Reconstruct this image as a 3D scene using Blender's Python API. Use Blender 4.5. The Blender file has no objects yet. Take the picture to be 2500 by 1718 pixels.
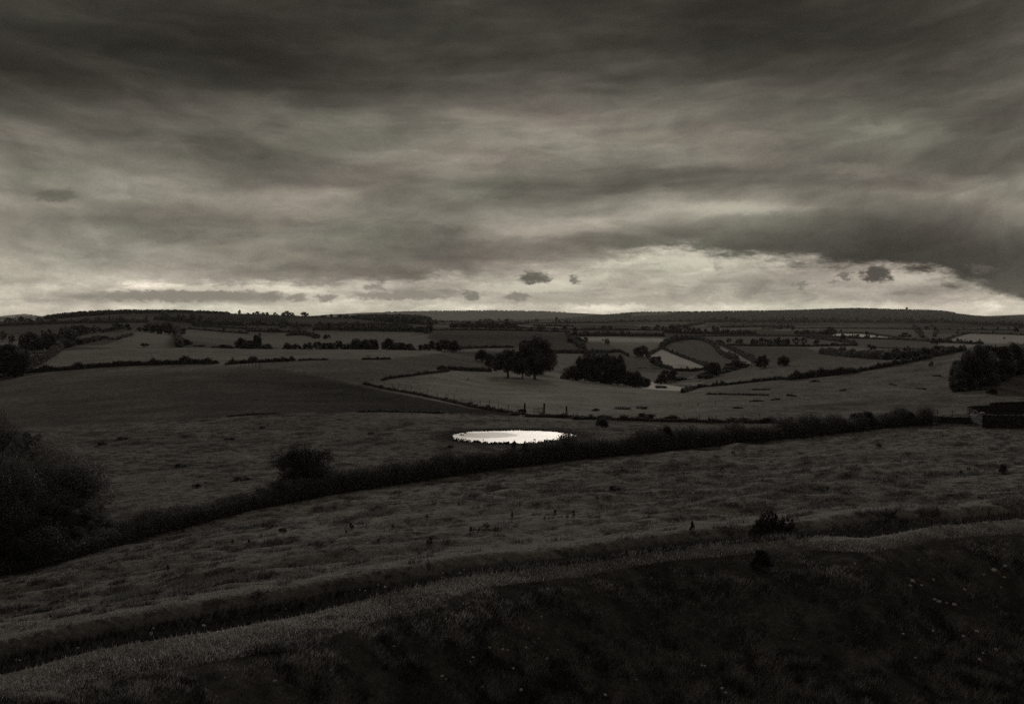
import bpy, math, random
import numpy as np
from mathutils import Matrix, Vector

random.seed(7)
RNG = np.random.default_rng(11)
C = bpy.context.scene.collection
R = math.radians

# ------------------------------------------------------------------ camera
F = 2778.0                       # focal length in photo pixels (40 mm on 36 mm)
PITCH = math.atan((859 - 785) / F)
CP, SP = math.cos(PITCH), math.sin(PITCH)
cam = bpy.data.cameras.new('camera'); cam.lens = 40.0; cam.sensor_width = 36.0
cam.clip_start = 0.1; cam.clip_end = 60000
co = bpy.data.objects.new('camera', cam); C.objects.link(co)
co.rotation_euler = (math.pi / 2 - PITCH, 0, 0)
bpy.context.scene.camera = co

def ray(px, row):
    """direction of the line of sight: (x per y, z per y)"""
    cx = (np.asarray(px, float) - 1250) / F; cy = (859 - np.asarray(row, float)) / F
    y = CP + cy * SP
    return cx / y, (cy * CP - SP) / y

def row_t(row): return ray(1250, row)[1]

# ------------------------------------------------------------------ noise
def _hash(ix, iy, seed):
    h = (ix.astype(np.int64) * 374761393 + iy.astype(np.int64) * 668265263 + seed * 974634777) & 0xffffffff
    h = ((h ^ (h >> 13)) * 1274126177) & 0xffffffff
    return ((h ^ (h >> 16)) & 0xffffff) / float(0xffffff)

def vnoise(x, y, seed=0):
    ix = np.floor(x); iy = np.floor(y); fx = x - ix; fy = y - iy
    fx = fx * fx * (3 - 2 * fx); fy = fy * fy * (3 - 2 * fy)
    a = _hash(ix, iy, seed); b = _hash(ix + 1, iy, seed); c = _hash(ix, iy + 1, seed); d = _hash(ix + 1, iy + 1, seed)
    return (a + (b - a) * fx) * (1 - fy) + (c + (d - c) * fx) * fy

def fbm(x, y, seed=0, octv=3):
    x = np.asarray(x, float); y = np.asarray(y, float)
    s = np.zeros(np.broadcast(x, y).shape); a = 1.0; t = 0
    for k in range(octv):
        xx = x * 0.8 + y * 0.6; yy = -x * 0.6 + y * 0.8      # turn each octave
        s += a * (vnoise(x, y, seed + k) - 0.5); t += a; a *= 0.5
        x = xx * 2.03; y = yy * 2.03
    return s / t * 2

def smooth(a, b, x):
    t = np.clip((x - a) / (b - a), 0, 1); return t * t * (3 - 2 * t)

# ------------------------------------------------------------------ terrain
def tab(px, pairs):
    return np.interp(px, [p[0] for p in pairs], [p[1] for p in pairs])

LIP = [(-1500, 1900), (-400, 1738), (0, 1655), (75, 1636), (150, 1613), (200, 1603), (300, 1583), (400, 1568), (500, 1553), (600, 1536), (690, 1519), (800, 1490), (870, 1470), (938, 1450), (1041, 1431), (1120, 1415), (1170, 1399),
       (1250, 1391), (1400, 1375), (1489, 1363), (1600, 1343), (1660, 1334), (1750, 1330), (1838, 1322), (1900, 1314), (1975, 1312), (2050, 1318), (2120, 1322), (2182, 1312), (2285, 1290), (2400, 1280), (2500, 1273), (3200, 1250), (4200, 1245)]
CREST = [(-1500, 1800), (-400, 1640), (0, 1562), (103, 1537), (172, 1521), (344, 1492), (448, 1474), (534, 1458), (654, 1444), (799, 1418), (900, 1400), (1000, 1385), (1110, 1362), (1179, 1353), (1316, 1344), (1489, 1322), (1610, 1306), (1713, 1293),
         (1800, 1287), (1941, 1276), (2096, 1254), (2182, 1245), (2285, 1244), (2492, 1226), (3200, 1212), (4200, 1208)]
HEDGE = [(-1500, 1500), (-400, 1438), (0, 1402), (100, 1380), (200, 1350), (400, 1293), (600, 1245), (800, 1207), (1000, 1175), (1200, 1146), (1400, 1122), (1600, 1103), (1800, 1082), (2000, 1062), (2100, 1052), (2200, 1040), (2300, 1036), (2500, 1042), (3200, 1046), (4200, 1046)]
EDGE = [(-1500, 1075), (0, 1056), (200, 1042), (400, 1026), (700, 1008), (1000, 1004), (1200, 1012), (1350, 1024), (1600, 1030), (2000, 1022), (2300, 1016), (2500, 1012), (4200, 1000)]
DS = [250, 330, 400, 460, 560, 700, 900, 1200, 1600, 2200, 3000, 4500, 7000, 9500, 12000, 16000, 26000]
COLS = {
    -1500: [1000, 960, 930, 915, 910, 885, 865, 845, 825, 808, 798, 792, 789, 788, 786, 786, 786],
    -400:  [985, 945, 912, 895, 890, 868, 850, 832, 814, 799, 793, 789, 787, 786, 778, 780, 784],
    0:     [975, 925, 886, 866, 868, 851, 836, 822, 806, 786, 789, 786, 784, 784, 782, 772, 782],
    60:    [973, 919, 880, 863, 866, 850, 835, 819, 800, 783, 788, 786, 784, 784, 782, 766, 782],
    110:   [971, 915, 877, 859, 862, 849, 833, 815, 795, 780, 786, 786, 784, 784, 782, 773, 782],
    300:   [960, 905, 870, 851, 829, 817, 804, 795, 785, 766, 776, 786, 784, 784, 782, 776, 782],
    430:   [953, 897, 868, 850, 834, 828, 820, 802, 788, 764, 776, 786, 784, 784, 782, 776, 782],
    600:   [951, 889, 867, 853, 859, 851, 836, 815, 795, 768, 776, 786, 784, 784, 780, 776, 782],
    900:   [957, 884, 865, 854, 862, 850, 832, 812, 795, 780, 783, 785, 783, 783, 763, 774, 782],
    1060:  [965, 905, 872, 858, 855, 848, 828, 809, 797, 788, 786, 784, 782, 782, 760, 774, 782],
    1200:  [970, 935, 905, 885, 856, 849, 828, 808, 798, 791, 787, 784, 782, 782, 759, 774, 782],
    1300:  [972, 938, 912, 898, 866, 852, 830, 808, 799, 792, 787, 784, 782, 780, 760, 774, 782],
    1400:  [976, 943, 925, 921, 900, 868, 842, 814, 802, 793, 788, 784, 782, 777, 764, 774, 782],
    1550:  [986, 955, 946, 949, 945, 905, 870, 834, 812, 798, 789, 785, 781, 764, 772, 776, 782],
    1700:  [986, 960, 953, 944, 925, 903, 874, 842, 816, 800, 790, 786, 777, 763, 774, 778, 782],
    1900:  [976, 945, 925, 905, 884, 872, 858, 838, 817, 800, 790, 786, 776, 761, 772, 778, 782],
    2100:  [972, 935, 906, 889, 872, 864, 852, 832, 815, 800, 790, 787, 774, 755, 768, 778, 782],
    2300:  [965, 918, 884, 865, 858, 850, 842, 826, 812, 799, 790, 787, 776, 760, 768, 778, 782],
    2380:  [960, 905, 870, 862, 856, 849, 840, 825, 811, 799, 790, 787, 779, 770, 774, 779, 782],
    2500:  [955, 893, 862, 858, 852, 846, 838, 823, 810, 798, 790, 787, 780, 774, 768, 779, 782],
    3200:  [945, 885, 858, 852, 846, 842, 834, 820, 808, 797, 790, 787, 781, 772, 766, 779, 782],
    4200:  [940, 880, 856, 850, 844, 840, 832, 818, 806, 796, 790, 787, 781, 775, 770, 779, 782],
}
CX = np.array(sorted(COLS)); CR = np.array([COLS[k] for k in sorted(COLS)], float)

inside = np.arange(-30, 2531, 2.8)
left = -30 - np.cumsum(np.linspace(6, 40, 60)); right = 2530 + np.cumsum(np.linspace(6, 40, 60))
GPX = np.concatenate([left[::-1], inside, right])
GU = (GPX - 1250) / F
dl = [15.0]
while dl[-1] < 28000:
    d = dl[-1]
    s = 0.009 if d < 240 else 0.0115 if d < 700 else 0.02 if d < 3000 else 0.03
    dl.append(d * (1 + s))
GD = np.array(dl)
NC, NR = len(GPX), len(GD)

def pchip(xs, ys, xq):
    h = np.diff(xs); dlt = np.diff(ys) / h
    m = np.zeros_like(ys)
    for k in range(1, len(xs) - 1):
        if dlt[k - 1] * dlt[k] > 0:
            w1 = 2 * h[k] + h[k - 1]; w2 = h[k] + 2 * h[k - 1]
            m[k] = (w1 + w2) / (w1 / dlt[k - 1] + w2 / dlt[k])
    m[0] = dlt[0]; m[-1] = dlt[-1]
    i = np.clip(np.searchsorted(xs, xq) - 1, 0, len(xs) - 2)
    t = (xq - xs[i]) / h[i]
    t2 = t * t; t3 = t2 * t
    return (2 * t3 - 3 * t2 + 1) * ys[i] + (t3 - 2 * t2 + t) * h[i] * m[i] + (-2 * t3 + 3 * t2) * ys[i + 1] + (t3 - t2) * h[i] * m[i + 1]

GZ = np.zeros((NC, NR)); BANK = np.zeros((NC, 6))
for c in range(NC):
    px = GPX[c]
    tl = row_t(tab(px, LIP)); tc = row_t(tab(px, CREST)); th = row_t(tab(px, HEDGE)); te = row_t(tab(px, EDGE))
    zl, zc, zh, ze = -8.6, -9.3, -15.4, -15.2
    dlip = zl / tl; dc = max(zc / tc, dlip * 1.09); dh = max(zh / th, dc * 1.3)
    de = 187.0
    gap = dc - dlip; rs = float(smooth(1000, 1500, np.array(px)))
    pts = [(0.0, -1.7), (dlip * 0.45, -9.6), (dlip * 0.66, -12.2), (dlip * (.79 + .05 * rs), -10.9), (dlip * (.91 + .035 * rs), -8.98), (dlip * (.957 + .022 * rs), -8.68), (dlip, zl), (dlip + gap * .15, zl - .2), (dlip + gap * .6, -11.0),
           (dc - gap * .08, zc - .35), (dc, zc)]
    pts += [(dc * 1.05, zc - .25), (dc + (dh - dc) * .35, zc + (zh - zc) * .40), (dc + (dh - dc) * .7, zc + (zh - zc) * .74), (dh, zh)]
    if dh * 1.1 < 165: pts += [(dh * 1.06, zh - .12)]
    pz = -15.35 if px > 900 else -15.35 - (900 - px) / 900 * 1.2
    if dh < 140: pts += [(152.0, pz)]
    pts += [(de, te * de)]
    rows = [np.interp(px, CX, CR[:, k]) for k in range(len(DS))]
    pts += [(d, row_t(r) * d) for d, r in zip(DS, rows)]
    a = np.array(pts)
    GZ[c] = pchip(a[:, 0], a[:, 1], GD)
    BANK[c] = (dlip, dc, dh, de, 0, 0)

XX = GU[:, None] * GD[None, :]; YY = np.broadcast_to(GD[None, :], (NC, NR)).copy()
PX2 = np.broadcast_to(GPX[:, None], (NC, NR))
DL = BANK[:, 0][:, None]; DC = BANK[:, 1][:, None]; DH = BANK[:, 2][:, None]
# --- relief: lumps of the banks, terracettes and tussocks of the pastures
near = 1 - smooth(60, 200, YY)
GZ += (0.20 - .12 * smooth(.9, .96, YY / DL)) * fbm(XX / 3.4, YY / 2.6, 3, 3) * smooth(12, 20, YY) * (1 - smooth(1.0, 1.25, YY / DC))
bumpy = smooth(1.02, 1.15, YY / DC) * (1 - smooth(0.95, 1.0, YY / DH))
sx, sy = XX * .93 + YY * .37, -XX * .37 + YY * .93          # along and across the terracettes
pasture = smooth(1.0, 1.06, YY / DH) * (1 - smooth(184, 190, YY))
GZ += bumpy * (0.46 * fbm(sx / 11, sy / 3.8, 21, 3) + 0.30 * fbm(sx / 4.0, sy / 1.9, 22, 3) + 0.12 * fbm(sx / 1.5, sy / .8, 24, 2))
terr = smooth(0, .8, fbm(sx / 30 + .3 * fbm(sx / 9, sy / 9, 5, 2), sy / 6.0, 26, 2))
GZ -= bumpy * 0.45 * terr
GZ += pasture * (0.22 * fbm(XX / 7, YY / 5.0, 31, 3) + 0.20 * fbm(XX / 2.6, YY / 2.4, 32, 2))
mid = smooth(186, 200, YY) * (1 - smooth(600, 900, YY))
rough_r = smooth(1650, 1900, PX2) * mid
GZ += mid * 0.10 * fbm(XX / 6, YY / 5, 41, 3) + rough_r * 0.42 * fbm(XX / 5, YY / 6, 42, 3)
GZ += smooth(500, 1000, YY) * 0.6 * fbm(XX / 60, YY / 60, 51, 3)
GZ += smooth(5000, 9000, YY) * 5 * fbm(XX / 500, YY / 500, 61, 3)
# --- pond basin
POND = (0.05, 151.0); PZ = -15.30
def pond_r(ang):
    return 1 + .05 * np.sin(2 * ang + 1.2) + .035 * np.sin(3 * ang + .4) + .02 * np.sin(5 * ang + 2) + .012 * np.sin(9 * ang) + .008 * np.sin(17 * ang + 1)
prx, pry = 8.15, 9.7
ang = np.arctan2((YY - POND[1]) / pry, (XX - POND[0]) / prx)
rad = np.hypot((XX - POND[0]) / prx, (YY - POND[1]) / pry) / pond_r(ang)
near_p = 1 - smooth(1.15, 2.4, rad)
rim = PZ + 0.10 + 0.10 * (rad - 1.05)
GZ = np.where(rad < 2.4, GZ * (1 - near_p) + (rim + 0.05 * fbm(XX / .8, YY / .8, 71, 2)) * near_p, GZ)
GZ = np.where(rad < 1.06, PZ + np.clip((rad - 1.0) * 1.6, -.5, .1) + 0.035 * fbm(XX / .5, YY / .7, 72, 2), GZ)

def zc_at(x, y):
    """height of the ground at map points (y >= 15)"""
    x = np.asarray(x, float); y = np.maximum(np.asarray(y, float), 15.01)
    ci = np.interp(x / y, GU, np.arange(NC)); ri = np.interp(y, GD, np.arange(NR))
    c0 = np.clip(ci.astype(int), 0, NC - 2); r0 = np.clip(ri.astype(int), 0, NR - 2); fc = ci - c0; fr = ri - r0
    return (GZ[c0, r0] * (1 - fc) + GZ[c0 + 1, r0] * fc) * (1 - fr) + (GZ[c0, r0 + 1] * (1 - fc) + GZ[c0 + 1, r0 + 1] * fc) * fr

FD = np.exp(np.linspace(np.log(20), np.log(20000), 3200))
def hit(px, row, dmin=0, dmax=1e9):
    """first point of the ground on a line of sight"""
    u, t = ray(px, row)
    z = zc_at(u * FD, FD)
    m = (z >= t * FD) & (FD > dmin)
    i = int(np.argmax(m)) if m.any() else len(FD) - 1
    y = min(FD[i], dmax)
    return float(u * y), float(y), float(zc_at(u * y, y))
def at(px, d):
    u, _ = ray(px, 860)
    return float(u * d), float(d), float(zc_at(u * d, d))
def top_z(row, y): return float(row_t(row)) * y

# ------------------------------------------------------------------ materials
def mat(name):
    m = bpy.data.materials.new(name); m.use_nodes = True
    nt = m.node_tree; b = nt.nodes['Principled BSDF']
    return m, nt, b
def N(nt, kind, **kw):
    n = nt.nodes.new(kind)
    for k, v in kw.items():
        if k.startswith('i_'): n.inputs[k[2:].replace('_', ' ')].default_value = v
        else: setattr(n, k, v)
    return n
def math_n(nt, op, a, b=None, c=None, clamp=False):
    n = nt.nodes.new('ShaderNodeMath'); n.operation = op; n.use_clamp = clamp
    for k, v in enumerate((a, b, c)):
        if v is None: continue
        if isinstance(v, (int, float)): n.inputs[k].default_value = v
        else: nt.links.new(v, n.inputs[k])
    return n.outputs[0]
def noise_n(nt, vec, scale, detail=4, rough=.55, dist=0.0):
    n = nt.nodes.new('ShaderNodeTexNoise'); n.inputs['Scale'].default_value = scale
    n.inputs['Detail'].default_value = detail; n.inputs['Roughness'].default_value = rough; n.inputs['Distortion'].default_value = dist
    nt.links.new(vec, n.inputs['Vector']); return n.outputs['Fac']
TINT = (1.0, 0.945, 0.90)
def tinted(nt, val):
    m = nt.nodes.new('ShaderNodeVectorMath'); m.operation = 'SCALE'
    m.inputs[0].default_value = TINT; nt.links.new(val, m.inputs['Scale']); return m.outputs[0]

def ground_material():
    m, nt, b = mat('pasture_ground')
    at_ = N(nt, 'ShaderNodeAttribute', attribute_name='albedo')
    geo = N(nt, 'ShaderNodeNewGeometry')
    n1 = noise_n(nt, geo.outputs['Position'], 0.9, 6, .65)
    n2 = noise_n(nt, geo.outputs['Position'], 0.11, 5, .6)
    n3 = noise_n(nt, geo.outputs['Position'], 5.0, 4, .7)
    v = math_n(nt, 'MULTIPLY', math_n(nt, 'MULTIPLY_ADD', n1, 1.9, 0.05), math_n(nt, 'MULTIPLY_ADD', n2, .9, .55))
    v = math_n(nt, 'MULTIPLY', v, math_n(nt, 'MULTIPLY_ADD', n3, 1.6, .2))
    v = math_n(nt, 'MULTIPLY', v, at_.outputs['Fac'])
    rg = N(nt, 'ShaderNodeAttribute', attribute_name='rough')
    nf = noise_n(nt, geo.outputs['Position'], 1.15, 6, .68)
    mf = N(nt, 'ShaderNodeMapRange', interpolation_type='SMOOTHSTEP'); nt.links.new(nf, mf.inputs['Value']); mf.inputs['From Min'].default_value = .50; mf.inputs['From Max'].default_value = .62
    fl = math_n(nt, 'MULTIPLY', math_n(nt, 'MULTIPLY', mf.outputs[0], rg.outputs['Fac']), -.62)
    v = math_n(nt, 'MULTIPLY', v, math_n(nt, 'ADD', fl, 1.0))
    v = math_n(nt, 'MULTIPLY', v, math_n(nt, 'MULTIPLY_ADD', rg.outputs['Fac'], .22, 1.0))
    nt.links.new(tinted(nt, v), b.inputs['Base Color'])
    b.inputs['Roughness'].default_value = 1.0; b.inputs['Specular IOR Level'].default_value = 0.0
    bp = N(nt, 'ShaderNodeBump'); bp.inputs['Strength'].default_value = .8; bp.inputs['Distance'].default_value = .22
    nb = noise_n(nt, geo.outputs['Position'], 2.2, 8, .7)
    nt.links.new(nb, bp.inputs['Height']); nt.links.new(bp.outputs[0], b.inputs['Normal'])
    return m
def leaf_material(name, alb, spread=.7, trans=0.0):
    m, nt, b = mat(name)
    a = N(nt, 'ShaderNodeAttribute', attribute_name='tone')
    v = math_n(nt, 'MULTIPLY', math_n(nt, 'MULTIPLY_ADD', a.outputs['Fac'], spread * 2, 1 - spread), alb)
    nt.links.new(tinted(nt, v), b.inputs['Base Color'])
    b.inputs['Roughness'].default_value = .8; b.inputs['Specular IOR Level'].default_value = .12
    if trans:
        tr = nt.nodes.new('ShaderNodeBsdfTranslucent'); mx = nt.nodes.new('ShaderNodeMixShader'); mx.inputs[0].default_value = trans
        nt.links.new(tinted(nt, v), tr.inputs['Color']); nt.links.new(b.outputs[0], mx.inputs[1]); nt.links.new(tr.outputs[0], mx.inputs[2])
        nt.links.new(mx.outputs[0], nt.nodes['Material Output'].inputs['Surface'])
    return m
def plain(name, alb, scale=6, rough=.9, bump=.3):
    m, nt, b = mat(name)
    geo = N(nt, 'ShaderNodeNewGeometry')
    n = noise_n(nt, geo.outputs['Position'], scale, 6, .65)
    v = math_n(nt, 'MULTIPLY', math_n(nt, 'MULTIPLY_ADD', n, 1.4, .3), alb)
    nt.links.new(tinted(nt, v), b.inputs['Base Color']); b.inputs['Roughness'].default_value = rough; b.inputs['Specular IOR Level'].default_value = .05
    bp = N(nt, 'ShaderNodeBump'); bp.inputs['Strength'].default_value = bump; bp.inputs['Distance'].default_value = .05
    nt.links.new(n, bp.inputs['Height']); nt.links.new(bp.outputs[0], b.inputs['Normal'])
    return m
M = {
    'ground': ground_material(),
    'grass': leaf_material('grass_blades', 0.165, .6, .55),
    'top': leaf_material('bank_top_painted_light_blades', 0.24, .6, .6),  # light on the bank top is painted into these paler blades
    'rough': leaf_material('bank_grass_blades', 0.20, .85, .4),
    'ditch': leaf_material('ditch_painted_shade_blades', 0.045, .7, .15),  # shade in the ditch is painted into these dark blades
    'leaf': leaf_material('tree_foliage', 0.09, .75, .18),
    'leaf3': leaf_material('dark_thorn_foliage', 0.045, .6, .1),
    'leaf2': leaf_material('pale_foliage', 0.13, .6, .2),
    'hedge': leaf_material('hedge_foliage', 0.11, .75, .18),
    'bark': plain('bark', .11, 3, .95, .6),
    'wood': plain('weathered_post_wood', .07, 8),
    'stone': plain('dark_wall_stone', .055, 2.5, .95, .6),
    'cap': plain('pale_cap_stone', .22, 2.5, .95, .6),
    'cap2': plain('lichened_coping', .10, 2.5, .95, .6),
    'pebble': plain('limestone', .38, 9, .9, .6),
    'flower': plain('white_petals', .55, 20),
    'yellow': plain('pale_petals', .42, 20),
    'stem': plain('dry_stem', .14, 20),
    'roof': plain('pale_roof', .5, 1),
    'wall_paint': plain('pale_render', .45, 1),
    'wire': plain('fence_wire', .06, 20),
    'metal': plain('galvanised_metal', .2, 5, .9),
}

# ------------------------------------------------------------------ object helpers
SHORT = [('on the dark hedge line above the wide grey field', 'on the dark hedge above the wide grey field'), ('on the hedge in front of the far-left skyline', 'on the far-left skyline hedge'), ('in the clump at the left edge beyond the dark field', 'in the left-edge clump beyond the dark field'),
         (' from the left there', ' from left'), (' from the left', ' from left'), ('behind the brow of the long pale field, nearer the three large trees', 'behind the field brow near the three large trees'),
         ('behind the brow of the long pale field, nearer the left wood', 'behind the field brow near the left wood'), ('in the stony patch on the right part of the bank', 'in the stony patch at right'),
         ('at the left corner of the stone enclosure, ', 'by the stone enclosure, '), ('in the field left of the pond, ', 'left of the pond, '), ('in the row on the slope above the thick hedge', 'on the slope above the thick hedge')]
def tag(o, label=None, cat=None, group=None, kind=None):
    for a_, b_ in SHORT:
        if label: label = label.replace(a_, b_)
    if label: o['label'] = label
    if cat: o['category'] = cat
    if group: o['group'] = group
    if kind: o['kind'] = kind
    return o
def mesh_np(name, verts, faces, tone=None, tone_name='tone'):
    """verts (n,3); faces (m,k) with constant k"""
    me = bpy.data.meshes.new(name)
    verts = np.ascontiguousarray(verts, dtype=np.float32); faces = np.ascontiguousarray(faces, dtype=np.int32)
    k = faces.shape[1]
    me.vertices.add(len(verts)); me.vertices.foreach_set('co', verts.ravel())
    me.loops.add(faces.size); me.loops.foreach_set('vertex_index', faces.ravel())
    me.polygons.add(len(faces)); me.polygons.foreach_set('loop_start', np.arange(0, faces.size, k, dtype=np.int32))
    if tone is not None:
        a = me.attributes.new(tone_name, 'FLOAT', 'POINT'); a.data.foreach_set('value', np.ascontiguousarray(tone, dtype=np.float32))
    me.update(calc_edges=True)
    return me
def link(name, me, m=None, parent=None, loc=None):
    o = bpy.data.objects.new(name, me); C.objects.link(o)
    if m is not None and not me.materials: me.materials.append(m)
    if parent is not None: o.parent = parent
    if loc is not None: o.location = loc
    return o
def empty(name, loc, rz=0.0, sc=(1, 1, 1)):
    o = bpy.data.objects.new(name, None); C.objects.link(o); o.location = loc; o.rotation_euler = (0, 0, rz); o.scale = sc
    o.empty_display_size = .5
    return o

class Geo:
    """collects tubes, boxes and lumps as quads"""
    def __init__(s): s.v = []; s.f = []; s.n = 0
    def add(s, v, f):
        s.v.append(np.asarray(v, float)); s.f.append(np.asarray(f, int) + s.n); s.n += len(v)
    def tube(s, pts, rad, seg=7):
        pts = np.asarray(pts, float); rad = np.broadcast_to(rad, len(pts)); vs = []
        for k, p in enumerate(pts):
            d = pts[min(k + 1, len(pts) - 1)] - pts[max(k - 1, 0)]; d /= np.linalg.norm(d) + 1e-9
            a = np.cross(d, [0.31, 0.95, 0.05]); a /= np.linalg.norm(a) + 1e-9; b = np.cross(d, a)
            for q in range(seg):
                t = 2 * math.pi * q / seg; vs.append(p + rad[k] * (a * math.cos(t) + b * math.sin(t)))
        fs = []
        for k in range(len(pts) - 1):
            for q in range(seg):
                fs.append((k * seg + q, k * seg + (q + 1) % seg, (k + 1) * seg + (q + 1) % seg, (k + 1) * seg + q))
        vs.append(pts[-1]); e = len(vs) - 1; k = len(pts) - 1
        for q in range(0, seg): fs.append((k * seg + q, k * seg + (q + 1) % seg, e, e))
        s.add(vs, fs)
    def box(s, c, size, rz=0, jit=0, tilt=0):
        x, y, z = [q / 2 for q in size]
        v = np.array([(i, j, k) for i in (-x, x) for j in (-y, y) for k in (-z, z)], float)
        if jit: v += RNG.normal(0, jit, v.shape)
        if tilt:
            c1, s1 = math.cos(tilt), math.sin(tilt); v = v @ np.array([[c1, 0, s1], [0, 1, 0], [-s1, 0, c1]])
        c2, s2 = math.cos(rz), math.sin(rz); v = v @ np.array([[c2, s2, 0], [-s2, c2, 0], [0, 0, 1]])
        s.add(v + np.asarray(c, float), [(0, 1, 3, 2), (4, 6, 7, 5), (0, 4, 5, 1), (2, 3, 7, 6), (0, 2, 6, 4), (1, 5, 7, 3)])
    def mesh(s, name):
        f = np.concatenate(s.f); v = np.concatenate(s.v)
        me = bpy.data.meshes.new(name)
        me.from_pydata(v.tolist(), [], [tuple(dict.fromkeys(q)) for q in f.tolist()]); me.update()
        return me

# leaves: random quads round given points
def leaves(P, size, rng=RNG, flat=0.0, stretch=1.5):
    n = len(P); size = np.broadcast_to(size, n)[:, None]
    a = rng.normal(size=(n, 3)); a /= np.linalg.norm(a, axis=1)[:, None]
    b = np.cross(a, rng.normal(size=(n, 3))); b /= np.linalg.norm(b, axis=1)[:, None] + 1e-9
    a = a * size * stretch * .5; b = b * size * .5
    V = np.stack([P - a, P + b * .9 - a * .1, P + a, P - b * .9 + a * .1], 1).reshape(-1, 3)
    Fc = np.arange(4 * n).reshape(n, 4)
    t = np.repeat(rng.random(n), 4)
    return V, Fc, t
def in_clumps(centres, radii, n, rng=RNG, shell=.55):
    """n points inside a set of clumps, crowded towards each clump's surface"""
    w = radii ** 2.2; i = rng.choice(len(centres), n, p=w / w.sum())
    d = rng.normal(size=(n, 3)); d /= np.linalg.norm(d, axis=1)[:, None]
    r = shell + (1 - shell) * rng.random(n) ** .7
    r *= 1 + .16 * rng.normal(size=n)
    return centres[i] + d * (radii[i] * r)[:, None], i

def crown_shape(kind, rng, nc):
    """clump centres and radii in a unit tree: 1 high, 1 wide"""
    c = []; r = []
    while len(c) < nc:
        p = rng.uniform(-1, 1, 3)
        if np.linalg.norm(p) > 1: continue
        h = (p[2] + 1) / 2
        if kind == 'oak':
            z = .15 + .77 * h; w = .48 * math.sin(math.pi * min(1, max(0.05, (h * .74 + .22)))) ** .6
        elif kind == 'tall':
            z = .14 + .78 * h; w = .42 * (1 - abs(h - .55) ** 2.2 * 1.6)
        elif kind == 'block':
            z = .05 + .84 * h; w = .44 * (1 - h ** 5) ** .5 + .01
        elif kind == 'cone':
            z = .08 + .84 * h; w = .40 * (1 - h) ** .75 + .03
        elif kind == 'loose':
            z = .22 + .70 * h; w = .44 * math.sin(math.pi * (h * .85 + .1)) ** .6
        else:                       # bushy, down to the ground
            z = .05 + .84 * h; w = .43 * (1 - h ** 2.4) ** .5 + .02
        q = math.hypot(p[0], p[1]) / (math.sqrt(max(1 - p[2] ** 2, .02)))
        a = math.atan2(p[1], p[0]); rr = w * (q ** .55)
        c.append((rr * math.cos(a), rr * math.sin(a), z)); r.append(rng.uniform(.05, .10) * .9 if kind in ('loose', 'cone') else (rng.uniform(.055, .11) if rng.random() < .7 else rng.uniform(.13, .19)))
    return np.array(c), np.array(r)

def tree_meshes(kind, seed, n, nc, size, limbs=7):
    rng = np.random.default_rng(seed)
    c, r = crown_shape(kind, rng, nc)
    P, i = in_clumps(c, r, n, rng)
    ok_ = P[:, 2] > (.015 if kind in ('bush', 'cone', 'block') else .09)
    if kind == 'loose': ok_ &= rng.random(len(P)) < .75
    P = P[ok_]; keep_i = i[ok_]
    V, Fc, t = leaves(P, size * rng.uniform(.6, 1.3, len(P)), rng)
    ct = rng.random(nc)
    cm = mesh_np('crown_' + kind, V, Fc, t * .3 + .7 * np.repeat(ct[keep_i], 4))
    g = Geo()
    tr = {'oak': .034, 'tall': .03, 'cone': .022, 'loose': .022, 'bush': .02, 'block': .02}[kind]
    hz = {'oak': .3, 'tall': .28, 'cone': .85, 'loose': .3, 'bush': .15, 'block': .15}[kind]
    lean = rng.normal(0, .012, 2)
    g.tube([(0, 0, -.03), (0, 0, .0), (lean[0] * .3, lean[1] * .3, .03), (lean[0], lean[1], hz), (lean[0] * 2, lean[1] * 2, min(.8, hz + .35))], [tr * 1.6, tr * 1.35, tr, tr * .8, tr * .3], 8)
    for k in range(limbs):
        j = rng.integers(nc); e = c[j]; z0 = hz * rng.uniform(.7, 1.0) if kind != 'cone' else e[2] * .9
        s0 = np.array([lean[0], lean[1], z0]); mid_ = s0 * .5 + e * .5 + np.array([0, 0, -.02])
        g.tube([s0, mid_, e], [tr * .5, tr * .3, tr * .1], 5)
    return cm, g.mesh('trunk_' + kind)

PROTO = {}
def proto(kind, lod, k):
    key = (kind, lod, k)
    if key not in PROTO:
        n, nc, size = {'fine': (46000, 85, .0125), 'mid': (8500, 60, .036), 'far': (1500, 34, .07)}[lod]
        seed = hash((kind, lod)) % 1000 if False else sum(map(ord, kind + lod)) * 7 + k * 131
        cm, tm = tree_meshes(kind, seed, n, nc, size, 7 if lod != 'far' else 3)
        PROTO[key] = (cm, tm)
    return PROTO[key]

def tree(label, cat, px, top, base, wpx, kind='bush', lod=None, d=None, group=None, name='tree', leaf='leaf', dmin=0, dmax=None, sink=.02, depth=1.0):
    """a tree whose foot stands on the ground at a line of sight (or at distance d), as tall and as wide as seen there"""
    x, y, z = at(px, d) if d else hit(px, base, dmin)
    if dmax and y > dmax: x, y, z = at(px, dmax)
    h = max(top_z(top, y) - z, .35); w = wpx / F * y * 1.13
    lod = lod or ('mid' if y < 620 and wpx > 18 else 'far')
    cm, tm = proto(kind, lod, random.randrange(5 if lod != 'fine' else 2))
    root = empty(name, (x, y, z - .02 * h), random.uniform(0, 6.28), (w, w * depth, h))
    cr = link('crown', cm, None, root)
    if not cm.materials: cm.materials.append(M[leaf])
    if leaf != 'leaf':
        cr.material_slots[0].link = 'OBJECT'; cr.material_slots[0].material = M[leaf]
    link('trunk', tm, M['bark'], root)
    tag(root, label, cat, group)
    return root

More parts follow.
